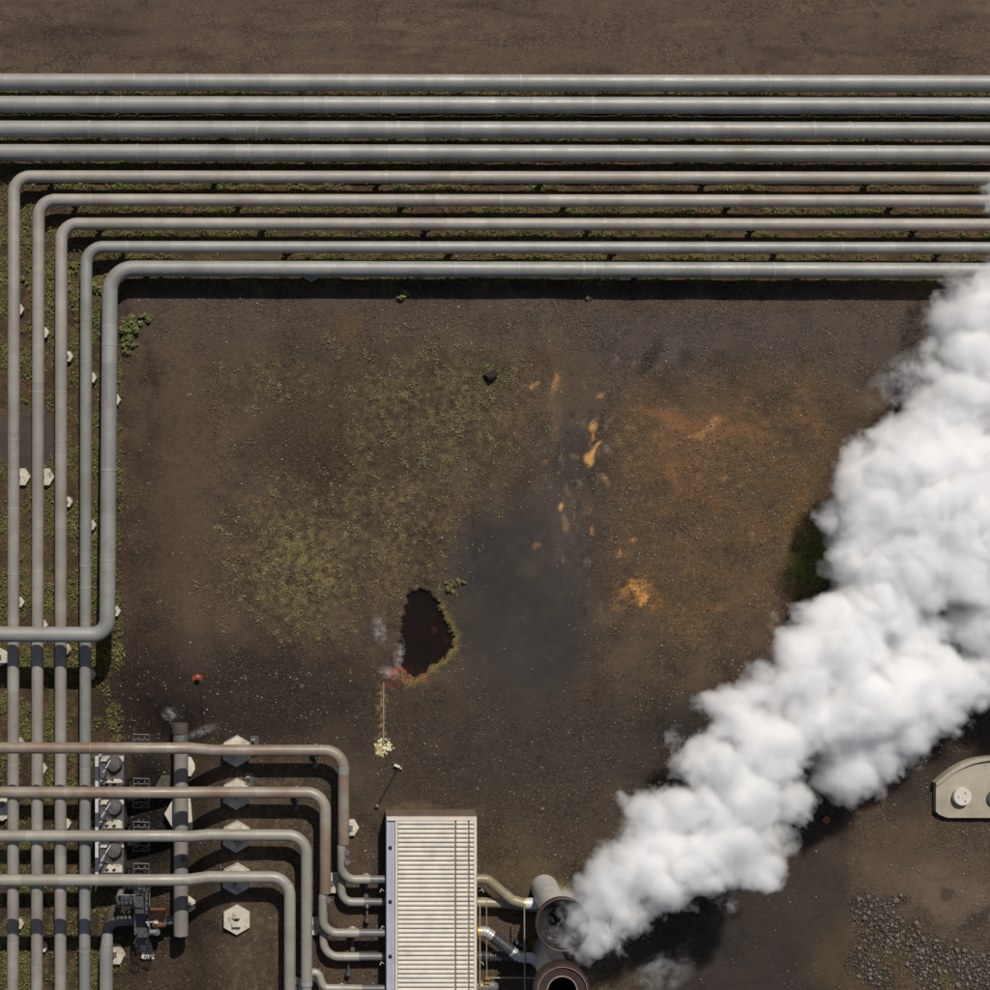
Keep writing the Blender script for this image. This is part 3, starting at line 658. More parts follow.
# bracket clusters where the loop pipes cross the dark bays
def guide(y, lb):
    z = zL-.35; t = empty('pipe_guide', W(141,y,z)); tag(t, lb, 'pipe guide', 'steel guides round the loop pipes')
    b = MB()
    for s in (-1,1):
        yy = s*.36
        b.bar((-.3,yy,0),(.32,yy,0),.02,6); b.bar((-.3,yy,0),(-.3,yy+s*.22,0),.028,6); b.bar((.32,yy,0),(.32,yy+s*.2,0),.028,6); b.bar((-.3,yy+s*.22,0),(.32,yy+s*.2,0),.022,6)
    b.bar((-.3,-.36,0),(-.3,.36,0),.03,6); b.bar((.32,-.36,0),(.32,.36,0),.03,6); b.build('cage', M['steel'], t)
    for (xx,yy) in ((-.18,-.42),(.05,-.47),(.2,-.42),(-.1,.43),(.15,.45)):
        b = MB(); b.bar((xx,yy,-.05),(xx,yy,.08),.038,6); b.build('bolt', M['galv'], t)
guide(749,'steel cage guide round the uppermost loop pipe'); guide(793,'steel cage guide round the second loop pipe'); guide(836.5,'steel cage guide round the third loop pipe'); guide(878,'steel cage guide round the lowest loop pipe')
for x, y, lb in ((163,781,'dark mossy footing in the first bay beside the header pipe'),(118,915,'mossy sloped footing left of the elbow pipe bend')):
    g = G(x,y); b = MB(); b.prism([(-.35,-.3),(.3,-.3),(.3,.25),(-.05,.25)] if x > 150 else [(-.6,-.6),(.15,-.2),(.3,.5),(-.25,.45)], g.z-.2, g.z+.25, .03)
    o = b.build('footing', simple('mossy_footing',(.07,.068,.045),.9,0,.3), None, 30); o.location = (g.x,g.y,0); tag(o, lb, 'footing')

# thick elbow pipe with valve, platform and stairs
ze = -1.75
o = pipe('elbow_pipe', [W(106.3,1040,ze), W(106.5,946,ze), W(107.5,922,ze), W(139,919.5,ze)], .20, M['branch'], 'thick elbow pipe rising from the bottom edge and bending right into a valve', None, [.1,.6])
m_ = MB(); P = [W(106.2,1040,ze), W(106.3,950,ze), W(107.3,938,ze), W(107.8,932,ze)]; m_.tube(P, [.275,.275,.235,.215], 28); m_.build('jacket', M['pipe'], o, 50)
zv = -1.3
t = empty('gate_valve', W(142,915,ze)); tag(t, 'dark grey valve block with rusty orange motor beside the header pipe', 'valve')
tl = Vector(t.location)
b = MB(); b.box(W(141,908,zv)-tl,(.40,2.0,.35)); b.box(W(143.5,931,zv+.05)-tl,(.44,.4,.42)); b.box(W(140,895,zv+.1)-tl,(.28,.9,.4)); b.build('body', M['steel'], t, 30)
b = MB(); b.tube([W(153,900+22,-1.0)-tl, W(166,900+21,-1.0)-tl],.24,20); b.tube([W(159,911,-1.05)-tl, W(159,924,-.95)-tl],.22,16); b.box(W(157.5,913.5,-1.0)-tl,(.62,.35,.4)); q = b.build('motor', M['rust_motor'], t, 40)
b = MB(); b.lathe([(.10,0),(.10,.06),(.05,.09)], W(156,921.5,-.72)-tl, 12); b.build('dial', M['concrete'], q)
b = MB(); b.bar(W(146,922.5,-.7)-tl, W(155,921.5,-.7)-tl,.03,6); b.bar(W(148,919,-.7)-tl, W(148.3,926,-.7)-tl,.03,6); b.bar(W(166,914,-.75)-tl, W(165.5,922,-.75)-tl,.03,6); b.build('handle', M['white_metal'], t)
b = MB(); b.tube([W(166,920.5,-1.0)-tl, W(175,920,-1.0)-tl],.19,18); b.build('motor_cap', M['green_motor'], t, 40)
b = MB(); b.tube([W(150,932,-1.0)-tl, W(157,932,-1.0)-tl],.12,14); b.lathe([(0,0),(.14,0),(.14,.12),(0,.12)], W(157,931.5,-1.06)-tl, 14); b.build('bypass', M['galv'], t, 40)
for k in range(9):
    y = 888+5.2*k
    for s in (-1,1): b = MB(); b.lathe([(0,0),(.05,0),(.05,.07),(0,.07)], W(141+s*6.3,y,zv+.12)-tl, 8); b.build('bolt', M['galv'], t)
# railed platform
zp = -1.1
t = empty('railed_platform', W(124,900,zp)); tag(t, 'small grey platform with handrails left of the valve block', 'platform'); tl = Vector(t.location)
b = MB(); b.box(W(124.5,900.5,zp)-tl,(.70,.42,.05))
b.box(W(146.5,912,zp-.1)-tl,(.24,2.0,.05)); b.build('deck', M['steel'], t)
b = MB(); zr = zp+.75
cs = [(117.5,895),(134,895),(134,907),(117.5,907)]
for i in range(4):
    a = cs[i]; c = cs[(i+1) % 4]; b.bar(W(*a,zr)-tl, W(*c,zr)-tl,.025,6); b.bar(W(*a,zr-.35)-tl, W(*c,zr-.35)-tl,.02,6); b.bar(W(*a,zp)-tl, W(*a,zr)-tl,.025,6)
for xx in (121.5,125.5,129.5): b.bar(W(xx,895,zp)-tl, W(xx,895,zr)-tl,.018,6); b.bar(W(xx,907,zp)-tl, W(xx,907,zr)-tl,.018,6); b.bar(W(xx,895,zr)-tl, W(xx,907,zr)-tl,.016,6)
for xx in (135,149.5):
    b.bar(W(xx,886,zr-.3)-tl, W(xx,935,zr-.3)-tl,.03,6); b.bar(W(xx,886,zp-.1)-tl, W(xx,935,zp-.1)-tl,.022,6)
    for k in range(6): b.bar(W(xx,887+9.4*k,zp-.4)-tl, W(xx,887+9.4*k,zr-.3)-tl,.022,6)
b.build('handrail', M['galv'], t)
for a in cs: b = MB(); b.bar(W(*a,hz(*a))-tl, W(*a,zp)-tl,.035,6); b.build('post', M['steel'], t)
b = MB(); b.lathe([(0,0),(.13,0),(.13,.3),(.08,.36),(0,.38)], W(121,892,zp-.1)-tl, 16); b.build('tank', M['grey_steel'], t, 40)
# stairs down to the pad
t = empty('access_stairs', G(147,958)); tag(t, 'narrow steel stairs with open treads ending on a pale landing slab', 'stairs'); tl = Vector(t.location)
z0 = zp-.15; z1 = hz(147,955)+.12
TL, TR, BL, BR = W(137,937,z0)-tl, W(149,937,z0)-tl, W(142,953,z1)-tl, W(153,953,z1)-tl
b = MB(); b.bar(TL,BL,.035,6); b.bar(TR,BR,.035,6); b.build('stringer', M['steel'], t)
for k in range(7):
    f = (k+.5)/7; a = TL.lerp(BL,f); c = TR.lerp(BR,f); b = MB(); b.box((a+c)/2,((c-a).length,.10,.03)); b.build('tread', M['galv'], t)
up = Vector((0,0,.8)); b = MB()
for a, c in ((TL,BL),(TR,BR)):
    b.bar(a+up,c+up,.025,6); b.bar(a+up*.5,c+up*.5,.02,6)
    for f in (0,.33,.66,1): b.bar(a.lerp(c,f), a.lerp(c,f)+up,.022,6)
b.build('handrail', M['steel'], t)
A = W(150.5,956.5,z1)-tl; b = MB(); pts = []
for k in range(9): a_ = R(-90+22.5*k); pts.append((A.x+.28+.10*math.cos(a_), A.y+.10*math.sin(a_)))
for k in range(9): a_ = R(90+22.5*k); pts.append((A.x-.28+.10*math.cos(a_), A.y+.10*math.sin(a_)))
b.prism(pts, A.z-.15, A.z+.03, .01); b.build('landing', M['cream_cap'], t, 30)

# ------------------------------------------------------------------ building
hb = 1.3
def RW(px, py, z=hb): return W(px, py, z)
TLc, TRc = RW(384.5,812.5), RW(479.3,813.2); yb = RW(384,1075).y
bt = empty('equipment_building', ((TLc.x+TRc.x)/2, (TLc.y+yb)/2, 0)); tag(bt, 'long brown clad building with cream ribbed roof by the steam stacks', 'building'); bl = Vector(bt.location)
def brect(x0, x1, y0, y1, z0, z1): # pixel rect at roof level, relative
    a = RW(x0,y0,hb); c = RW(x1,y1,hb); return (((a.x+c.x)/2-bl.x, (a.y+c.y)/2-bl.y, (z0+z1)/2), (abs(c.x-a.x), abs(c.y-a.y), z1-z0))
b = MB(); b.box(*brect(386.0,477.6,816.4,1075,-.2,hb-.12)); b.build('wall', M['trim'], bt, 30)
b = MB(); b.box(*brect(386.6,476.4,817,820,hb-.2,hb+.10)); b.box(*brect(395.4,397.6,820.2,1073,hb-.2,hb+.09)); b.box(*brect(473.8,476.4,820.2,1073,hb-.2,hb+.09)); b.build('roof_trim', M['roof_edge'], bt, 30)
gm = MB(); gm.box(*brect(387.2,395.2,820.2,1073,hb-.2,hb+.0)); gm.box(*brect(386.4,387.1,820.2,1073,hb-.2,hb+.07)); gm.box(*brect(391.8,392.4,820.2,1073,hb,hb+.02)); go = gm.build('gutter', M['gutter'], bt, 30)
for y in (848,902,956.6,1011):
    c, _ = brect(389.2,391.6,y-1.2,y+1.2,hb,hb+.01); h = MB(); h.lathe([(.085,0),(.085,.012)], (c[0],c[1],hb-.004), 14); h.build('drain_hole', M['hole'], go)
# ribbed sheet: rows of rounded ribs with dark gaps at two seams
b = MB(); pitch = 4.52; gp = MB()
segs = [(398.0,454.3),(456.2,467.6),(469.4,473.6)]
c, d = brect(397.8,473.6,820.4,1073,hb-.2,hb+.005); gp.box(c, d)
y = 822.4; random.seed(3)
prof = [(-.46,-.02),(-.44,.03),(-.34,.07),(-.14,.09),(.14,.09),(.34,.07),(.44,.03),(.46,-.02)]
while y < 1072:
    for x0, x1 in segs:
        a = RW(x0,y,hb); c = RW(x1,y,hb); w = pitch*PX*.93; jz = random.uniform(-.004,.004); v = []
        for xx in (a.x, c.x):
            for (u, hgt_) in prof: v.append((xx-bl.x, a.y-bl.y-u*w, hb+.006+hgt_+jz))
        n = len(prof); f = [(i, i+n, i+n+1, i+1) for i in range(n-1)] + [tuple(range(n)), tuple(reversed(range(n,2*n)))]
        b.add(v, f)
    y += pitch
b.build('roof_panel', M['roof'], bt, 50); gp.build('roof_deck', simple('ochre_roof_gap',(.25,.205,.14),.8,0,.3,3), bt, 30)
# small wall brackets
for x, y in ((384,893),(384,966),(385,930),(480,893),(480,966)):
    s = -1 if x < 400 else 1; p = RW(x,y)-bl; b = MB(); p.z = hb-.3
    b.bar(p, p+Vector((s*.10,.10,.1)),.018,6); b.bar(p+Vector((s*.10,.10,.1)), p+Vector((s*.16,-.02,.12)),.016,6); b.build('wall_bracket', M['white_metal'], bt)
b = MB(); b.bar(W(479.9,905,1.2)-bl, W(479.9,985,1.2)-bl, .03, 6); b.build('wall_conduit', M['pale_pipe'], bt)

# ------------------------------------------------------------------ stacks and ducts right of the building
zs = 5.2
def stack(px, py, label, square):
    c = W(px,py,zs); t = empty('steam_stack', (c.x,c.y,0)); tag(t, label, 'steam stack', 'twin steam stacks')
    k = (H-zs)/H*PX
    if not square:
        b = MB(); b.lathe([(.56,-.2),(.54,0),(.54,zs-.7),(.6,zs-.64),(.92,zs-.32),(.94,zs-.2)], seg=40, caps=False); b.build('body', M['stack'], t, 40)
        b = MB(); b.lathe([(.92,zs-.25),(.99,zs-.25),(.99,zs),(.96,zs+.02),(.92,zs)], seg=48, closed=True); b.build('rim', M['maroon'], t, 40)
        b = MB(); b.lathe([(.92,zs-.02),(.89,zs-.24),(.50,zs-.58),(.48,zs-1.8),(.0,zs-1.9)], seg=40, caps=False); b.build('lining', M['dark_lining'], t, 40)
    else:
        b = MB(); rot = 20
        for (r0,z0_),(r1,z1_) in (((.58,-.2),(.60,2.6)),((.60,2.6),(1.05,zs-.45))):
            v = [(r0*math.cos(R(90*q+rot)), r0*math.sin(R(90*q+rot)), z0_) for q in range(4)]+[(r1*math.cos(R(90*q+rot)), r1*math.sin(R(90*q+rot)), z1_) for q in range(4)]
            b.add(v, [(0,1,5,4),(1,2,6,5),(2,3,7,6),(3,0,4,7)])
        b.build('body', M['stack'], t, 20)
        b = MB(); b.lathe([(.92,zs-.75),(1.01,zs-.6),(1.01,zs-.05)], seg=48, caps=False); b.build('collar', M['maroon'], t, 40)
        b = MB(); b.lathe([(.92,zs-.05),(1.01,zs-.05),(1.01,zs),(.92,zs)], seg=48, closed=True); b.build('rim', M['maroon'], t, 40)
        b = MB(); b.lathe([(.90,zs-.05),(.92,zs-.05),(.92,zs+.02),(.90,zs+.02)], seg=48, closed=True); b.build('rim_edge', M['rim_edge'], t, 40)
        b = MB(); b.lathe([(.92,zs-.05),(.90,zs-.07),(.56,zs-.10),(.56,zs-.16),(.92,zs-.45)], seg=48, closed=True); b.build('top_plate', M['brown_plate'], t, 40)
        b = MB(); b.lathe([(.53,zs-.14),(.57,zs-.14),(.57,zs-.06),(.53,zs-.06)], seg=40, closed=True); b.build('mouth_ring', M['rim_edge'], t, 40)
        b = MB(); b.lathe([(.54,zs-.12),(.52,zs-1.8),(.0,zs-1.85)], seg=40, caps=False); b.build('lining', M['dark_lining'], t, 40)
    return t
stack(563,925,'round steam stack with maroon rim, blowing the white plume',False)
stack(562.5,992,'square-bodied steam stack with idle dark mouth at the bottom edge',True)
def duct(name, pts, r, m, label, rad, grp='ducts between the building and the stacks', z=None):
    return pipe(name, pts, r, m, label, grp, rad, 20, 'duct')
o = duct('outlet_duct', [W(476,879,1.0), W(487,879,1.0), W(512,900,1.0), W(524,903.5,1.0)], .20, M['olive'], 'olive bent duct from the building to the round stack', [.4,.3])
b = MB(); b.tube([W(523,903.3,1.0), W(525,903.5,1.0)], .235, 20); b.build('flange', M['yellow'], o, 40)
b = MB(); b.tube([W(525,903.5,1.0), W(531,903.5,1.0), W(541,903,1.0)], [.21,.22,.2], 20); b.build('nozzle', M['white_metal'], o, 50)
duct('outlet_duct', [W(474,902.3,.5), W(505,903,.5), W(540,907,.5)], .20, M['olive'], 'straight cream-brown duct running under the olive bent one', [.2])
def ribbed(pts, r, n, depth, mb):
    pts = fillet(pts, .25, 10); seg = [(b_-a_).length for a_, b_ in zip(pts[:-1], pts[1:])]; tot = sum(seg); out = []; rr = []
    for i in range(n*6+1):
        s = tot*i/(n*6); k = 0
        while k < len(seg)-1 and s > seg[k]: s -= seg[k]; k += 1
        out.append(pts[k].lerp(pts[k+1], min(1,s/seg[k]))); rr.append(r+depth*(1 if (i % 6) in (2,3) else (0.5 if (i % 6) in (1,4) else -.3)))
    mb.tube(out, rr, 20)
fp = [W(478,931.5,1.05), W(486,931.5,1.05), W(518,956,1.05), W(530,957,1.05)]
t = empty('flexible_duct', fp[0]); tag(t, 'silver and black ribbed duct slanting from building to square stack', 'duct', 'ribbed flexible ducts'); tl = Vector(t.location)
b = MB(); b.tube([W(477.5,931.5,1.05)-tl, W(480.5,931.5,1.05)-tl],.25,20); b.build('flange', M['yellow'], t, 40)
b = MB(); ribbed([W(480,931.5,1.05)-tl, W(486,931.5,1.05)-tl, W(493,936.5,1.05)-tl], .20, 5, .02, b); b.build('foil_sleeve', M['silver'], t, 60)
b = MB(); ribbed([W(492.5,936,1.05)-tl, W(512,951.5,1.05)-tl], .215, 8, .035, b); b.build('ribbed_sleeve', M['black_duct'], t, 60)
b = MB(); ribbed([W(511,951,1.05)-tl, W(518,956.3,1.05)-tl, W(525,957.5,1.05)-tl], .20, 5, .028, b); b.build('foil_sleeve', M['silver'], t, 60)
b = MB(); b.tube([W(526,957.5,1.05)-tl, W(531,957.5,1.05)-tl, W(538,963,1.05)-tl],.20,20); b.build('nozzle', M['white_metal'], t, 60)
t = empty('flexible_duct', W(478,956,.7)); tag(t, 'dark ribbed duct leaving the building under the silver one', 'duct', 'ribbed flexible ducts'); tl = Vector(t.location)
b = MB(); ribbed([W(474,956,.5)-tl, W(512,956.5,.5)-tl], .19, 8, .03, b); b.build('ribbed_sleeve', M['black_duct'], t, 60)
b = MB(); b.tube([W(511,956.5,.5)-tl, W(542,962,.5)-tl],.15,16); b.build('stub', M['steel'], t, 60)
o = duct('outlet_duct', [W(474,986,.9), W(489,986,.9)], .22, M['olive'], 'short yellowish stub with a domed grey end at the bottom edge', 0)
b = MB(); b.tube([W(488,986,.9), W(492,986,.9), W(496,987.5,.9), W(498.5,989,.9)],[.22,.24,.2,.05],20); b.build('dome', M['grey_steel'], o, 60)
# thin lines
def thin(name, pts, r, m, label, cat): 
    b = MB(); b.tube(fillet(pts,.06,4), r, 8); o = b.build(name, m, None, 50); return tag(o, label, cat)
thin('thin_pipe', [W(524.3,904,1.57), W(524.5,943,1.62), W(525.2,1030,1.62)], .028, M['pale_pipe'], 'thin upright brown pipe between building and stacks', 'thin pipe')
thin('thin_pipe', [W(487.5,977.8,1.2), W(540,978,1.2)], .028, M['pale_pipe'], 'thin level brown pipe reaching the square stack', 'thin pipe')
o = thin('thin_pipe', [W(486.5,900,1.1), W(486.8,985,1.1)], .02, M['pale_pipe'], 'thinnest upright pipe close along the building wall', 'thin pipe')
b = MB(); b.box(W(487.5,978,1.22),(.16,.10,.1)); b.build('brass_valve', M['yellow'], o)
b = MB(); b.box(W(487,983,1.15),(.22,.08,.08)); b.build('brass_valve', M['yellow'], o)
b = MB(); b.box(W(522,944,.3)-Vector((0,0,0)),(.6,.12,.5),-.5); o = b.build('kerb_block', M['steel'], None, 30); tag(o, 'dark slanted block under the thin upright brown pipe', 'block')

# ------------------------------------------------------------------ slab with drums on the right
zc = .28
outline = [(936,783)]
for k in range(1,15):
    f = k/14; outline.append((936+ 74*f, 783 - 27.5*math.sin(f*math.pi/2)**1.0 * (1 if f < 1 else 1)))
outline = [(936,783),(941,778.6),(947,773.6),(954,768.6),(962,764.2),(970,760.8),(978,758.6),(986,757.3),(996,756.6),(1010,756.4),(1040,757),(1040,818),(948,818),(944,816.8),(939,814.6),(936,811.5)]
cw = [W(x,y,zc) for x, y in outline]; cc = W(985,790,0)
t = empty('concrete_pad', (cc.x,cc.y,0)); tag(t, 'pale rounded concrete pad carrying two round drums at the right edge', 'concrete pad')
pts = [(p.x-cc.x, p.y-cc.y) for p in cw][::-1]
b = MB(); b.prism(pts, -.2, zc, .012); b.build('slab', M['slab'], t, 30)
b = MB(); arc = outline[:11]; inner = [(x+1.6, y+3.6) if x > 937 else (x+.4,y+3.4) for x, y in arc]
po_ = [W(x,y,zc+.14) for x,y in arc]; pi_ = [W(x,y,zc+.14) for x,y in inner]; n = len(arc)
v = [(p.x-cc.x,p.y-cc.y,zc-.25) for p in po_]+[(p.x-cc.x,p.y-cc.y,zc+.14) for p in po_]+[(p.x-cc.x,p.y-cc.y,zc+.14) for p in pi_]+[(p.x-cc.x,p.y-cc.y,zc-.05) for p in pi_]
f = []
for i in range(n-1):
    for k in range(3): f.append((k*n+i, k*n+i+1, (k+1)*n+i+1, (k+1)*n+i))
f += [(0,n,2*n,3*n),(n-1,4*n-1,3*n-1,2*n-1)]
b.add(v,f); b.build('curved_kerb', M['slab'], t, 30)
def drum(px, py, r, h, m, lb, rot):
    p = W(px,py,zc+h); d = empty('round_drum', (p.x,p.y,zc)); tag(d, lb, 'drum', 'drums on the concrete pad')
    b = MB(); b.lathe([(r,-.01),(r,h-.02),(r-.02,h),(0,h)], seg=40); b.build('shell', m, d, 40)
    for k in range(3):
        a = R(120*k+rot); q = MB(); q.lathe([(.028,0),(.028,.02),(0,.022)], (r*.52*math.cos(a), r*.52*math.sin(a), h), 10); q.build('bolt', M['steel'], d)
drum(963,797,.355,.24,M['cream_cap'],'cream drum lid with three bolts on the concrete pad',60)
drum(996,799,.34,.10,M['steel'],'dark drum cut by the right edge of the photo',0)
for lb, blobs in (('pale stain patches on the concrete pad',[(975,777,5,3.4),(980,775,6,3),(984,779,3,2.4),(977,786,2.4,3.4),(973,789,2.6,1.6),(961,780,2.6,1.4),(949,786,1.6,1),(988,788,4,3),(958,786,1.8,1)]),): pass

# ------------------------------------------------------------------ small things on the pad
# orange marker posts
for x, y, h, lb in ((198.3,676.5,.28,'orange capped marker with trailing thin cable on dark soil'),(822.5,817.5,.5,'bright orange marker cap on dark ash below the steam')):
    g = G(x,y); t = empty('marker_post', g); tag(t, lb, 'marker post', 'orange capped markers')
    b = MB(); b.bar((0,0,-.1),(0,0,h),.05,10); b.build('post', M['black'], t)
    b = MB(); b.lathe([(.14,h-.05),(.15,h),(.10,h+.06),(0,h+.09)] if x > 300 else [(.10,h-.05),(.11,h),(.05,h+.04),(0,h+.04)], seg=16); b.build('cap', M['orange'], t)
thin('streak', [G(198.5,679)+Vector((0,0,.02)), G(200,690)+Vector((0,0,.02)), G(202,706)+Vector((0,0,.02)), G(203.6,724)+Vector((0,0,.02))], .022, M['black'], 'thin black cable running from orange marker to header pipe cap', 'streak')  # thin black tube laid on the soil below the marker
# thin black rod with a pale head, lying on the pad
g = G(398.5,766.5); t = empty('lying_rod', g); tag(t, 'pale headed thin black rod lying on gravel above the building', 'rod')
e = G(377,806)+Vector((0,0,.05))-g
b = MB(); b.bar((0,0,.12), e, .028, 8); b.build('rod', M['black'], t)
b = MB(); b.box((-.06,.05,.13),(.24,.09,.10), -.35); b.box((.10,-.05,.13),(.06,.05,.07)); b.build('head', M['cream_cap'], t)
b = MB(); b.lathe([(.0,-.05),(.09,-.05),(.09,.06),(.05,.10),(0,.11)], e, 14); b.build('foot', M['steel'], t)
# thin discharge pipe to the pool, with its crust
o = thin('discharge_pipe', [G(383.3,744)+Vector((0,0,.06)), G(383.4,715)+Vector((0,0,.05)), G(383.5,682)+Vector((0,0,.05))], .03, M['pale_pipe'], 'thin pale pipe on the soil from white crust to the pool', 'thin pipe')
g = G(383.3,747.2); b = MB(); random.seed(5)
for k in range(46):
    a = random.random()*6.28; r = .34*math.sqrt(random.random())*(1 if k % 5 else 1.25); s = random.uniform(.03,.085)*(1.25-r*1.6)
    s = max(.025,s); b.lathe([(s,-.02),(s*1.0,s*.4),(s*.6,s*.8),(0,s*.9)], (r*math.cos(a), r*math.sin(a), .0), 7)
o = b.build('mineral_crust', M['deposit'], None, 60); o.location = g; tag(o, 'pale yellow crusty mineral mound at the end of the thin pipe', 'mineral crust')

# ------------------------------------------------------------------ rocks, pebbles, plants
def rock_mesh(seed, m, sub=2, name='rock'):
    bm = bmesh.new(); bmesh.ops.create_icosphere(bm, subdivisions=sub, radius=1.0); r = random.Random(seed)
    pl = [(Vector((r.gauss(0,1),r.gauss(0,1),r.gauss(0,1))).normalized(), r.uniform(.55,.85)) for _ in range(9)]
    sx, sy, sz = r.uniform(.8,1.25), r.uniform(.7,1.0), r.uniform(.55,.8)
    for v in bm.verts:
        c = v.co.copy()
        for n_, d_ in pl:
            k = c.dot(n_)
            if k > d_: c -= n_*(k-d_)
        v.co = Vector((c.x*sx, c.y*sy, c.z*sz))*r.uniform(.97,1.03)
    me = bpy.data.meshes.new(name); bm.to_mesh(me); bm.free(); me.materials.append(m); return me
variants = [rock_mesh(s, M['rock']) for s in range(8)]
random.seed(21); spots = []
def try_rock(x, y, s):
    for (a,b_,c_) in spots:
        if (a-x)**2+(b_-y)**2 < (1.0*(s+c_))**2: return
    spots.append((x,y,s))
for a, c_, w, n in lanes:
    for _ in range(n):
        f = random.random(); x = a[0]+(c_[0]-a[0])*f+random.gauss(0,w*.5); y = a[1]+(c_[1]-a[1])*f+random.gauss(0,w*.5)
        if 852 < x < 992 and 893 < y < 992: try_rock(x, y, random.uniform(1.3,2.3) if random.random() < .8 else random.uniform(2.2,3.3))
try_rock(916,924,4.4)
spots = sorted(spots, key=lambda s: -s[2])[:290]
for k, (x, y, s) in enumerate(spots):
    g = G(x,y); o = bpy.data.objects.new('lava_rock', variants[k % 8]); C.objects.link(o)
    r = s*PX; o.scale = (r,r,r); o.location = (g.x,g.y,g.z+r*.25); o.rotation_euler = (random.uniform(-.4,.4),random.uniform(-.4,.4),random.random()*6.28)
    if s > 4: tag(o, 'largest pale boulder on the edge of the rubble heap', 'rock', 'broken lava rocks in the rubble heap')
    else: tag(o, 'small grey broken lava rock in the rubble heap at lower right', 'rock', 'broken lava rocks in the rubble heap')
me = rock_mesh(77, M['black_rock'], 3, 'black_rock'); g = G(491,376); o = bpy.data.objects.new('black_rock', me); C.objects.link(o); o.location = (g.x,g.y,g.z+.08); o.scale = (.42,.3,.3); o.rotation_euler = (.2,.1,.5)
tag(o, 'black rough lava boulder among moss above the grey silt', 'rock')

def npx(P):  # world -> apparent pixel
    k = H/(H-P[:,2]); return NX+((P[:,0]/PX+495)-NX)*k, NY+((495-P[:,1]/PX)-NY)*k
def scatter_points(n, box, dens):
    x = rng.uniform(box[0],box[1],n); y = rng.uniform(box[2],box[3],n)
    z = hgt(x,y); k = (H-z)/H; X = ((NX+(x-NX)*k)-495)*PX; Y = (495-(NY+(y-NY)*k))*PX
    keep = rng.random(n) < dens(x,y); X, Y, x, y = X[keep], Y[keep], x[keep], y[keep]
    return X, Y, gz(X,Y), x, y
OCT = np.array([(1,0,0),(0,1,0),(-1,0,0),(0,-1,0),(0,0,.8),(0,0,-.6)]); OF = [(0,1,4),(1,2,4),(2,3,4),(3,0,4),(1,0,5),(2,1,5),(3,2,5),(0,3,5)]
def raw_mesh(name, V, F, m):
    me = bpy.data.meshes.new(name); F = np.asarray(F, np.int32); k = F.shape[1]
    me.vertices.add(len(V)); me.vertices.foreach_set('co', np.asarray(V,np.float32).ravel())
    me.loops.add(F.size); me.loops.foreach_set('vertex_index', F.ravel())
    me.polygons.add(len(F)); me.polygons.foreach_set('loop_start', np.arange(0,F.size,k,dtype=np.int32)); me.polygons.foreach_set('loop_total', np.full(len(F),k,np.int32))
    me.update(calc_edges=True); me.materials.append(m)
    o = bpy.data.objects.new(name, me); C.objects.link(o); return o
def pebbles(name, n, box, dens, s0, s1, m, label):
    X, Y, Z, _, _ = scatter_points(n, box, dens); k = len(X); s = s0 + (s1-s0)*rng.random(k)**2.6
    a = rng.random(k)*6.28; sh = rng.uniform(.6,1.3,(k,1,3)); V = OCT[None]*sh*s[:,None,None] + rng.normal(0,.12,(k,6,3))*s[:,None,None]
    c, s_ = np.cos(a)[:,None], np.sin(a)[:,None]; Vx = V[...,0]*c - V[...,1]*s_; Vy = V[...,0]*s_ + V[...,1]*c
    V = np.stack([Vx+X[:,None], Vy+Y[:,None], V[...,2]+Z[:,None]+s[:,None]*.25], -1)
    F = np.array(OF)[None] + (np.arange(k)*6)[:,None,None]
    o = raw_mesh(name, V.reshape(-1,3), F.reshape(-1,3), m); tag(o, label, 'gravel', kind='stuff'); return o
def pd(x, y):
    d = np.clip(.42 + 1.0*n2a.fbm(x/38, y/38, 4), .05, 1.4)*np.clip(.8+.9*n2c.fbm(x/9,y/9,3),.1,1.6)
    silt = np.exp(-(((x-525)/75)**2+((y-600)/110)**2)**2); d = d*(1-.93*silt)
    ash = ss(640,670,x)*(1-ss(840,856,x))*ss(800,830,y); d = d*(1-.7*ash)
    tr = np.exp(-(((x-180)/35)**2)**2)*ss(300,340,y)*(1-ss(680,700,y)); d = d*(1-.5*tr)
    d = d*(y > 298)*(x > 112); bld = (x > 380)*(x < 482)*(y > 795); d = d*(1-bld)
    d = d*(1 + .9*np.exp(-((x-440)/100)**2-((y-450)/90)**2) + 1.3*np.exp(-((x-720)/110)**2-((y-540)/90)**2) + .8*ss(298,300,y)*(1-ss(312,335,y)))
    return np.clip(d*.5*(1-pond_mask(x,y,3)), 0, 1)
pebbles('gravel', 120000, (115,995,296,995), pd, .012, .05, M['pebble'], 'scattered pale pebbles and grit over the dark volcanic pad')
pebbles('rubble', 9000, (845,995,885,995), rd, .025, .075, M['rock'], 'fine grey lava rubble between the larger rocks')
def leaves(name, n, box, dens, s0, s1, per, spread, hgt_, m, label=None, cat=None):
    X, Y, Z, _, _ = scatter_points(n, box, dens); k = len(X)
    if k == 0: return None
    q = k*per; cs = (.5+rng.random(k))[:,None]
    px_ = (X[:,None] + rng.normal(0,spread,(k,per))*cs).ravel(); py_ = (Y[:,None] + rng.normal(0,spread,(k,per))*cs).ravel()
    pz_ = gz(px_, py_) + rng.random(q)*hgt_*np.repeat(cs[:,0],per)
    return leaf_quads(name, px_, py_, pz_, s0, s1, m, label, cat)
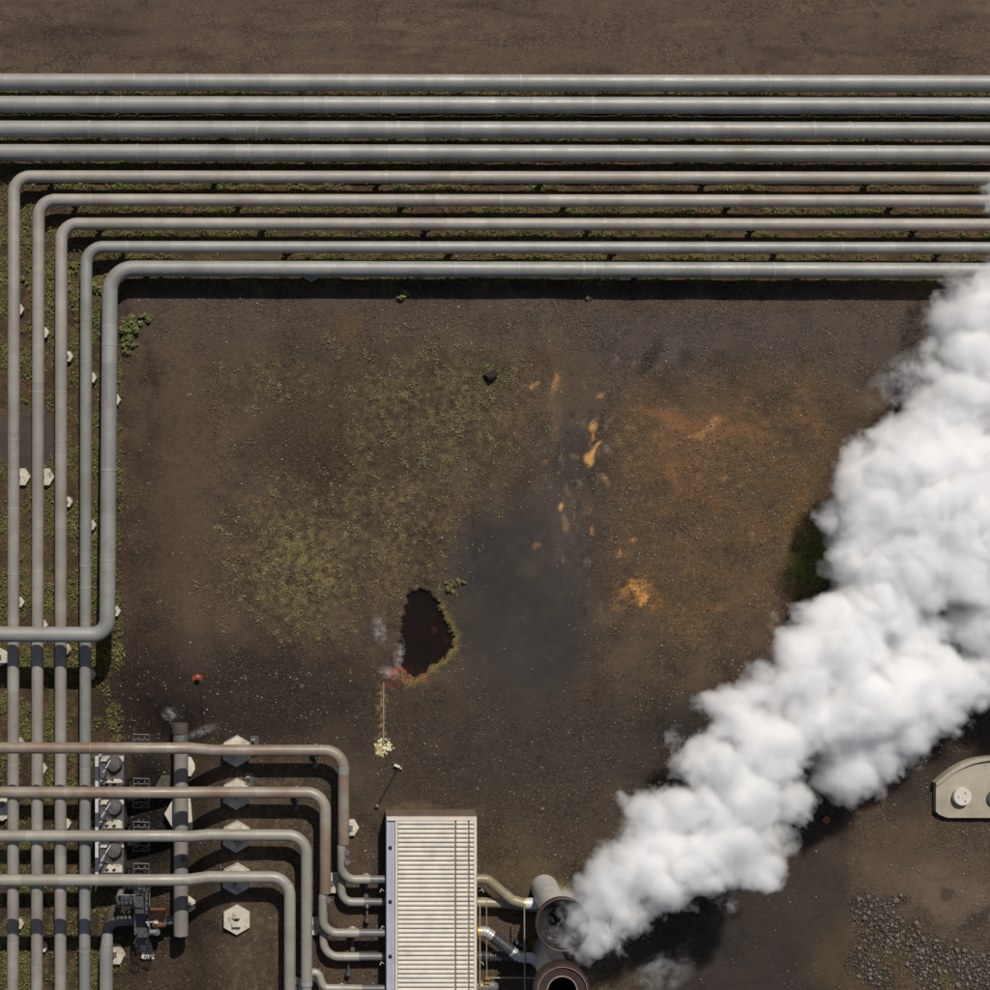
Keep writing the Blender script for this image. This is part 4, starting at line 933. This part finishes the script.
def leaf_quads(name, px_, py_, pz_, s0, s1, m, label=None, cat=None, parent=None):
    q = len(px_); s = rng.uniform(s0,s1,q); N_ = rng.normal(0,.45,(q,3)); N_[:,2] = 1; N_ /= np.linalg.norm(N_,axis=1)[:,None]
    a = rng.random(q)*6.28; U = np.stack([np.cos(a),np.sin(a),np.zeros(q)],1); U -= N_*(U*N_).sum(1)[:,None]; U /= np.linalg.norm(U,axis=1)[:,None]; V_ = np.cross(N_,U)
    P = np.stack([px_,py_,pz_],1); w = s*.55
    A = P-U*s[:,None]; B = P+V_*w[:,None]+N_*(w*.2)[:,None]; C_ = P+U*s[:,None]; D = P-V_*w[:,None]+N_*(w*.2)[:,None]
    V = np.stack([A,D,C_,B],1).reshape(-1,3); F = (np.arange(q)*4)[:,None]+np.arange(4)[None]
    o = raw_mesh(name, V, F, m); o.parent = parent
    if label: tag(o, label, cat, kind='stuff')
    return o
def mossd(x, y):
    r = np.maximum((y > 86)*(y < 284), (x < 122)*(y > 86))
    d = ss(-.02,.45, n2a.fbm(x/34, y/34, 5, .55)+.2+.16*(y < 284)*(x < 640))
    return d*r*(1-np.exp(-((x-20)/50)**4-((y-435)/40)**4))*.9
leaves('moss', 12000, (-10,1000,86,284), mossd, .02, .055, 12, .09, .12, M['moss'], 'low green and brown moss growing between the pipes along the top', 'moss')
leaves('moss', 6000, (-10,122,284,1000), mossd, .02, .055, 12, .09, .12, M['moss'], 'low yellow green moss growing between the vertical pipes', 'moss')
def oliv(x, y):
    f = n2c.fbm(x/7, y/7, 4)
    d = np.exp(-(((x-300)/70)**2+((y-565)/65)**2)) + .55*np.exp(-(((x-445)/85)**2+((y-405)/55)**2)) + .5*np.exp(-(((x-400)/70)**2+((y-520)/75)**2)) + .3*np.exp(-(((x-275)/45)**2+((y-385)/22)**2)) + .25*np.exp(-(((x-390)/60)**2+((y-360)/30)**2))
    return np.clip(1.3*d*ss(-.1,.35,f)*ss(-.12,.18,n2a.fbm(x/20+9,y/20,4))*(1-pond_mask(x,y,4)),0,1)
leaves('dry_tufts', 9500, (180,560,320,700), oliv, .02, .05, 16, .085, .06, M['dry'], 'dry yellow olive tufts and lichen over the middle of the pad', 'tufts')
leaves('dry_tufts', 1100, (780,850,500,620), lambda x,y: np.exp(-(((x-815)/22)**2+((y-557)/34)**2)), .015, .04, 8, .08, .05, M['moss'], 'mossy green patch beside the left edge of the steam plume', 'tufts')
leaves('dry_tufts', 900, (395,470,570,690), lambda x,y: pond_mask(x,y,8)*(1-pond_mask(x,y,-1))*ss(405,430,x+.6*(y-640)), .012, .04, 6, .05, .05, M['dry'], 'yellow crusty growth along the right bank of the pool', 'tufts')
leaves('dry_tufts', 500, (470,515,360,395), lambda x,y: np.exp(-(((x-490)/14)**2+((y-378)/11)**2)), .012, .035, 7, .06, .05, M['moss'], 'green moss around the black boulder', 'tufts')
leaves('dry_tufts', 700, (850,995,930,995), lambda x,y: .8*np.exp(-(((x-897)/22)**2+((y-952)/10)**2))+.8*np.exp(-(((x-942)/12)**2+((y-977)/12)**2)), .012, .035, 7, .06, .05, M['moss'], 'green weeds among the lava rubble', 'tufts')
def shrub(px, py, rpx, hh, n, m, label, s0=.03, s1=.08):
    g = G(px,py); t = empty('shrub', g); tag(t, label, 'shrub', 'small green shrubs')
    sub = [(random.gauss(0,.55), random.gauss(0,.55), random.uniform(.25,.5)) for _ in range(9)]
    P = []
    while len(P) < n:
        a = random.choice(sub); v = Vector((random.gauss(0,1),random.gauss(0,1),random.gauss(0,1))).normalized()*a[2]*random.random()**.4
        P.append(((a[0]+v.x)*rpx*PX, (a[1]+v.y)*rpx*PX, max(.03,(.45+v.z)*hh*(1.1-.4*math.hypot(a[0],a[1])))))
    P = np.array(P); leaf_quads('foliage', P[:,0], P[:,1], P[:,2], s0, s1, m, parent=t)
    b = MB()
    for a in sub[:5]: b.bar((0,0,-.05),(a[0]*rpx*PX,a[1]*rpx*PX,hh*.4),.012,5)
    b.build('stem', M['pale_pipe'], t)
random.seed(31)
shrub(131,328,12,.45,420,M['fresh'],'largest leafy shrub, right of the thick pipe near its upper bend')
shrub(146,318,6,.35,150,M['fresh'],'yellow green shrub at the right side of the largest shrub')
shrub(128,343,9,.3,170,M['moss'],'dull green shrub just below the largest shrub')
shrub(402,296.5,5.5,.3,160,M['fresh'],'small bright tuft in the shade line under the innermost pipe')
shrub(459,580,4.5,.3,130,M['fresh'],'bright green tuft at the upper right of the brown pool',.02,.055)
shrub(449,588,7,.25,120,M['moss'],'dull green bush at the top of the brown pool')
shrub(74,268,6,.3,150,M['fresh'],'bright weed between the third and fourth bent pipes')
shrub(97,288,6,.3,170,M['fresh'],'bright weed between the fourth pipe and innermost bend')
shrub(25,280,4,.25,90,M['fresh'],'bright weed between the two outermost vertical pipes')
shrub(585,298,4,.2,60,M['moss'],'tiny tuft at the shade edge below the innermost pipe')

# ------------------------------------------------------------------ steam
def steam_mesh(name, lobes, vox, amp, seed, mat, label, fine=1.0, shells=((.30,.34),(.16,.24),(.02,.15),(-.12,.07),(-.30,.0))):
    import openvdb as vdb
    P = []
    for (x, y, r, z) in lobes:
        p = W(x,y,z); P.append((p.x,p.y,p.z,r*PX*(H-z)/H))
    r_ = random.Random(seed)
    ext = list(P)
    for (x,y,z,r) in P:                       # puffs on every lobe, and smaller puffs on those
        for _ in range(int(8+r*3)):
            v = Vector((r_.gauss(0,1),r_.gauss(0,1),r_.gauss(0,1)+.15)).normalized(); rr = r*r_.uniform(.30,.52); k = r*1.02-rr*.66
            ext.append((x+v.x*k, y+v.y*k, z+v.z*k, rr))
    P = np.array(ext); pad = .9
    lo = (P[:,:3]-P[:,3:4]).min(0)-pad; hi = (P[:,:3]+P[:,3:4]).max(0)+pad
    dim = np.ceil((hi-lo)/vox).astype(int)+1
    D = np.full(dim, 1.2, np.float32)
    for x,y,z,r in P:
        c = np.array((x,y,z)); a = np.maximum(0, np.floor((c-r-1.0-lo)/vox).astype(int)); b = np.minimum(dim, np.ceil((c+r+1.0-lo)/vox).astype(int)+1)
        g = [lo[i]+np.arange(a[i],b[i])*vox - c[i] for i in range(3)]
        d = np.sqrt(g[0][:,None,None]**2+g[1][None,:,None]**2+g[2][None,None,:]**2)-r
        s = D[a[0]:b[0],a[1]:b[1],a[2]:b[2]]; kk = .22
        h = np.clip(.5+.5*(s-d)/kk,0,1); D[a[0]:b[0],a[1]:b[1],a[2]:b[2]] = s*(1-h)+d*h-kk*h*(1-h)
    idx = np.nonzero(np.abs(D) < .85); X = [lo[i]+idx[i]*vox for i in range(3)]
    n3 = Noise3(seed); w = [X[0]+.25*n3(X[0]*.9,X[1]*.9,X[2]*.9), X[1]+.25*n3(X[0]*.9+31,X[1]*.9,X[2]*.9), X[2]+.25*n3(X[0]*.9,X[1]*.9+57,X[2]*.9)]
    dsp = 0
    for f, a in ((.6,.42),(1.3,.25),(2.8,.13*fine),(6.0,.06*fine)):
        dsp = dsp + a*(2.5*np.abs(n3(w[0]*f+f,w[1]*f,w[2]*f))-.75)
    D[idx] -= (amp*dsp).astype(np.float32)
    fz = n3(X[0]*5.2,X[1]*5.2,X[2]*5.2); fy = n3(X[0]*11.0+9,X[1]*11.0,X[2]*11.0)
    allp, allq, mats_, off = [], [], [], 0
    for li, (iso, tear) in enumerate(shells):
        E = D.copy(); E[idx] += (tear*(.65*fz+.5*fy)).astype(np.float32)
        grid = vdb.FloatGrid(1.2); grid.copyFromArray(E); grid.transform = vdb.createLinearTransform(voxelSize=vox)
        pts, quads = grid.convertToQuads(isovalue=iso)
        pts = np.asarray(pts, float)+lo; quads = np.asarray(quads)
        q0, q1, q2, q3 = (pts[quads[:,i]] for i in range(4))       # outward winding: the enclosed volume must be positive
        if (np.einsum('ij,ij->i', q0, np.cross(q1,q2)) + np.einsum('ij,ij->i', q0, np.cross(q2,q3))).sum() < 0: quads = quads[:, ::-1]
        lab = np.arange(len(pts))
        for _ in range(400):
            mn = lab[quads].min(1); new = lab.copy()
            np.minimum.at(new, quads.ravel(), np.repeat(mn,4)); new = new[new]
            if (new == lab).all(): break
            lab = new
        u, cnt = np.unique(lab, return_counts=True); good = u[cnt > 120]      # drop crumbs
        quads = quads[np.isin(lab[quads[:,0]], good)]
        used = np.unique(quads); rem = np.full(len(pts),-1); rem[used] = np.arange(len(used)); pts = pts[used]; quads = rem[quads]
        allp.append(pts); allq.append(quads+off); off += len(pts); mats_.append(np.full(len(quads), li, np.int32))
    o = raw_mesh(name, np.concatenate(allp), np.concatenate(allq), mat[0]); tag(o, label, 'steam', kind='stuff')
    for m_ in mat[1:]: o.data.materials.append(m_)
    o.data.polygons.foreach_set('material_index', np.concatenate(mats_)); o.data.polygons.foreach_set('use_smooth', np.ones(len(o.data.polygons),bool))
    return o
def vol_mat(name, dens, col=(.998,.998,.999), aniso=.0):
    m = bpy.data.materials.new(name); m.use_nodes = True; t = m.node_tree; t.nodes.clear()
    o = t.nodes.new('ShaderNodeOutputMaterial'); v = t.nodes.new('ShaderNodeVolumePrincipled')
    v.inputs['Color'].default_value = (*col,1); v.inputs['Density'].default_value = dens; v.inputs['Anisotropy'].default_value = aniso
    t.links.new(v.outputs[0], o.inputs['Volume']); return m
def wisp_mat(name, dens, scale, th):
    m = vol_mat(name, dens); t = m.node_tree; v = [n for n in t.nodes if n.type == 'PRINCIPLED_VOLUME'][0]; L = t.links.new
    tc = t.nodes.new('ShaderNodeTexCoord'); g = t.nodes.new('ShaderNodeNewGeometry')
    ln = mk(t,'ShaderNodeVectorMath',_operation='LENGTH'); L(tc.outputs['Object'], ln.inputs[0])
    f = mk(t,'ShaderNodeMapRange',_clamp=True); L(ln.outputs['Value'], f.inputs[0]); f.inputs[1].default_value = .95; f.inputs[2].default_value = .25
    n = mk(t,'ShaderNodeTexNoise',Scale=scale,Detail=5.0,Roughness=.62,Distortion=.8); L(g.outputs['Position'], n.inputs['Vector'])
    r = mk(t,'ShaderNodeMapRange',_clamp=True); L(n.outputs['Fac'], r.inputs[0]); r.inputs[1].default_value = th; r.inputs[2].default_value = th+.22; r.inputs[4].default_value = dens
    mu = mk(t,'ShaderNodeMath',_operation='MULTIPLY'); L(f.outputs[0], mu.inputs[0]); L(r.outputs[0], mu.inputs[1]); L(mu.outputs[0], v.inputs['Density'])
    m.cycles.volume_step_rate = .6
    return m
LOBES = [(569,936,11,4.4),(572,922,10,4.4),(575,912,11,4.4),(580,944,13,4.3),(588,942,12,4.3),(580,914,14,4.5),(586,928,15,4.5),(594,906,22,4.6),(606,934,15,4.4),(606,888,26,4.8),(634,866,32,4.8),(626,912,24,4.6),(652,836,27,4.9),(644,812,18,4.8),(662,886,30,4.7),(688,855,38,4.8),(682,812,28,4.9),(712,872,22,4.6),(726,838,40,4.8),(738,800,40,5),(756,858,24,4.5),(772,836,18,4.5),(722,770,34,5),(700,760,24,4.9),(742,722,30,5),(762,690,22,5),(772,745,36,4.9),(786,795,22,4.6),
 (808,714,31,5),(806,680,32,5),(804,648,26,5),(850,757,32,4.7),(868,758,30,4.6),(850,700,48,5.1),(842,640,46,5.2),(888,735,32,4.7),(900,690,46,5),(880,600,46,5.3),(868,560,34,5.2),(912,640,32,5.1),(934,684,40,4.9),(965,682,30,4.8),(1004,670,22,4.8),(962,624,24,4.8),(985,632,26,4.8),
 (880,510,44,5.3),(862,470,26,5.2),(866,540,30,5.2),(908,560,50,5.4),(905,455,42,5.4),(935,510,54,5.5),(940,430,42,5.5),(955,560,46,5.4),(925,400,22,5.4),(965,395,36,5.5),(966,470,48,5.6),(972,350,36,5.5),(960,318,24,5.5),(966,295,19,5.4),(985,300,26,5.4),(940,372,20,5.4),(1005,310,40,5.5),(1010,400,50,5.6),(1010,520,55,5.6),(1034,580,46,5.4),(1032,664,36,5),(1040,450,60,5.6),(1060,600,60,5.4)]
LOBES = [(x, y, r*1.0, z-.25-2.1*float(ss(770,880,x))+.75*float(1-ss(590,680,x))) for x, y, r, z in LOBES]
steam_mesh('steam_plume', LOBES, .062, .95, 5, [vol_mat('steam_veil', .35), vol_mat('steam_shred', .55), vol_mat('steam_edge', .8), vol_mat('steam_body', 1.3), vol_mat('steam_core', 2.0)], 'huge billowing white steam plume drifting from the round stack to the right edge')
def wisp(px, py, z, rx, ry, rz_, rot, mat, label):
    bm = bmesh.new(); bmesh.ops.create_icosphere(bm, subdivisions=3, radius=1); me = bpy.data.meshes.new('steam_wisp'); bm.to_mesh(me); bm.free(); me.materials.append(mat)
    o = bpy.data.objects.new('steam_wisp', me); C.objects.link(o); o.location = W(px,py,z); o.scale = (rx*PX,ry*PX,rz_); o.rotation_euler = (0,0,R(rot))
    return tag(o, label, 'steam', kind='stuff')
wm = wisp_mat('thin_steam', 9.0, 3.2, .53); wm4 = wisp_mat('mouth_steam', 6.0, 4.4, .56); wm2 = wisp_mat('faint_steam', 1.6, 1.4, .46); wm3 = wisp_mat('jet_steam', 5.0, 5.5, .47)
wisp(566,930,zs+.02,28,25,.34,0,wm4,'torn steam shreds rolling in the mouth of the round stack')
wisp(604,935,5.0,30,22,.8,20,wm,'ragged steam edge right of the stack mouth')
wisp(665,972,2.5,34,22,.8,20,wm2,'faint drifting steam patch at the bottom edge below the plume')
wisp(905,376,3.6,54,24,.9,35,wm2,'torn steam shreds at the upper left edge of the plume')
wisp(996,195,5.0,16,30,.8,0,wm,'steam shred crossing the pipes at the right edge')
wisp(838,520,3.0,16,44,.9,-10,wm2,'thin veil of steam at the left edge of the plume')
wisp(170,714,-.2,10,9,.3,0,wm3,'small white steam puff at the header pipe cap')
wisp(203,731,-.1,20,6.5,.25,22,wm3,'curved steam jet right of the header pipe cap')
wisp(379,630,.35,9,20,.3,12,wm3,'small steam puff above the left bank of the pool')
wisp(399,655,.35,7,20,.3,-10,wm3,'thin steam curl at the left edge of the pool')
wisp(389,673,.35,14,8,.28,-15,wm3,'white steam at the rust red inlet of the pool')

# ------------------------------------------------------------------ light, sky, camera
SUN_EL, SUN_AZ = 49.0, 15.5
w = bpy.data.worlds.new('World'); sc.world = w; w.use_nodes = True; t = w.node_tree
sky = t.nodes.new('ShaderNodeTexSky'); sky.sky_type = 'NISHITA'; sky.sun_disc = False; sky.sun_elevation = R(SUN_EL); sky.sun_rotation = R(SUN_AZ); sky.dust_density = 2.0; sky.ozone_density = .3
bg = t.nodes['Background']; t.links.new(sky.outputs[0], bg.inputs[0]); bg.inputs[1].default_value = .07
ld = bpy.data.lights.new('sun', 'SUN'); ld.energy = 5.0; ld.angle = R(.53); ld.color = (1,.95,.87)
lo_ = bpy.data.objects.new('sun', ld); C.objects.link(lo_)
d = Vector((math.sin(R(SUN_AZ))*math.cos(R(SUN_EL)), math.cos(R(SUN_AZ))*math.cos(R(SUN_EL)), math.sin(R(SUN_EL))))
lo_.rotation_euler = d.to_track_quat('Z','Y').to_euler(); lo_.location = (8,20,40)
cd = bpy.data.cameras.new('drone_camera'); co = bpy.data.objects.new('drone_camera', cd); C.objects.link(co)
co.location = ((NX-495)*PX, (495-NY)*PX, H); co.rotation_euler = (0,0,0)
cd.sensor_width = 36; width = 990*PX; cd.lens = 36*H/width; cd.shift_x = (495-NX)/990; cd.shift_y = (NY-495)/990
cd.clip_start = .5; cd.clip_end = 3000
sc.camera = co
sc.view_settings.view_transform = 'Standard'; sc.view_settings.look = 'None'; sc.view_settings.gamma = 1; sc.view_settings.exposure = -.45; sc.view_settings.use_curve_mapping = False
sc.render.engine = 'CYCLES'
sc.cycles.use_denoising = True; sc.cycles.use_adaptive_sampling = True; sc.cycles.adaptive_threshold = .02
sc.cycles.max_bounces = 32; sc.cycles.volume_bounces = 28; sc.cycles.diffuse_bounces = 3; sc.cycles.glossy_bounces = 3; sc.cycles.transparent_max_bounces = 24
sc.cycles.volume_max_steps = 256
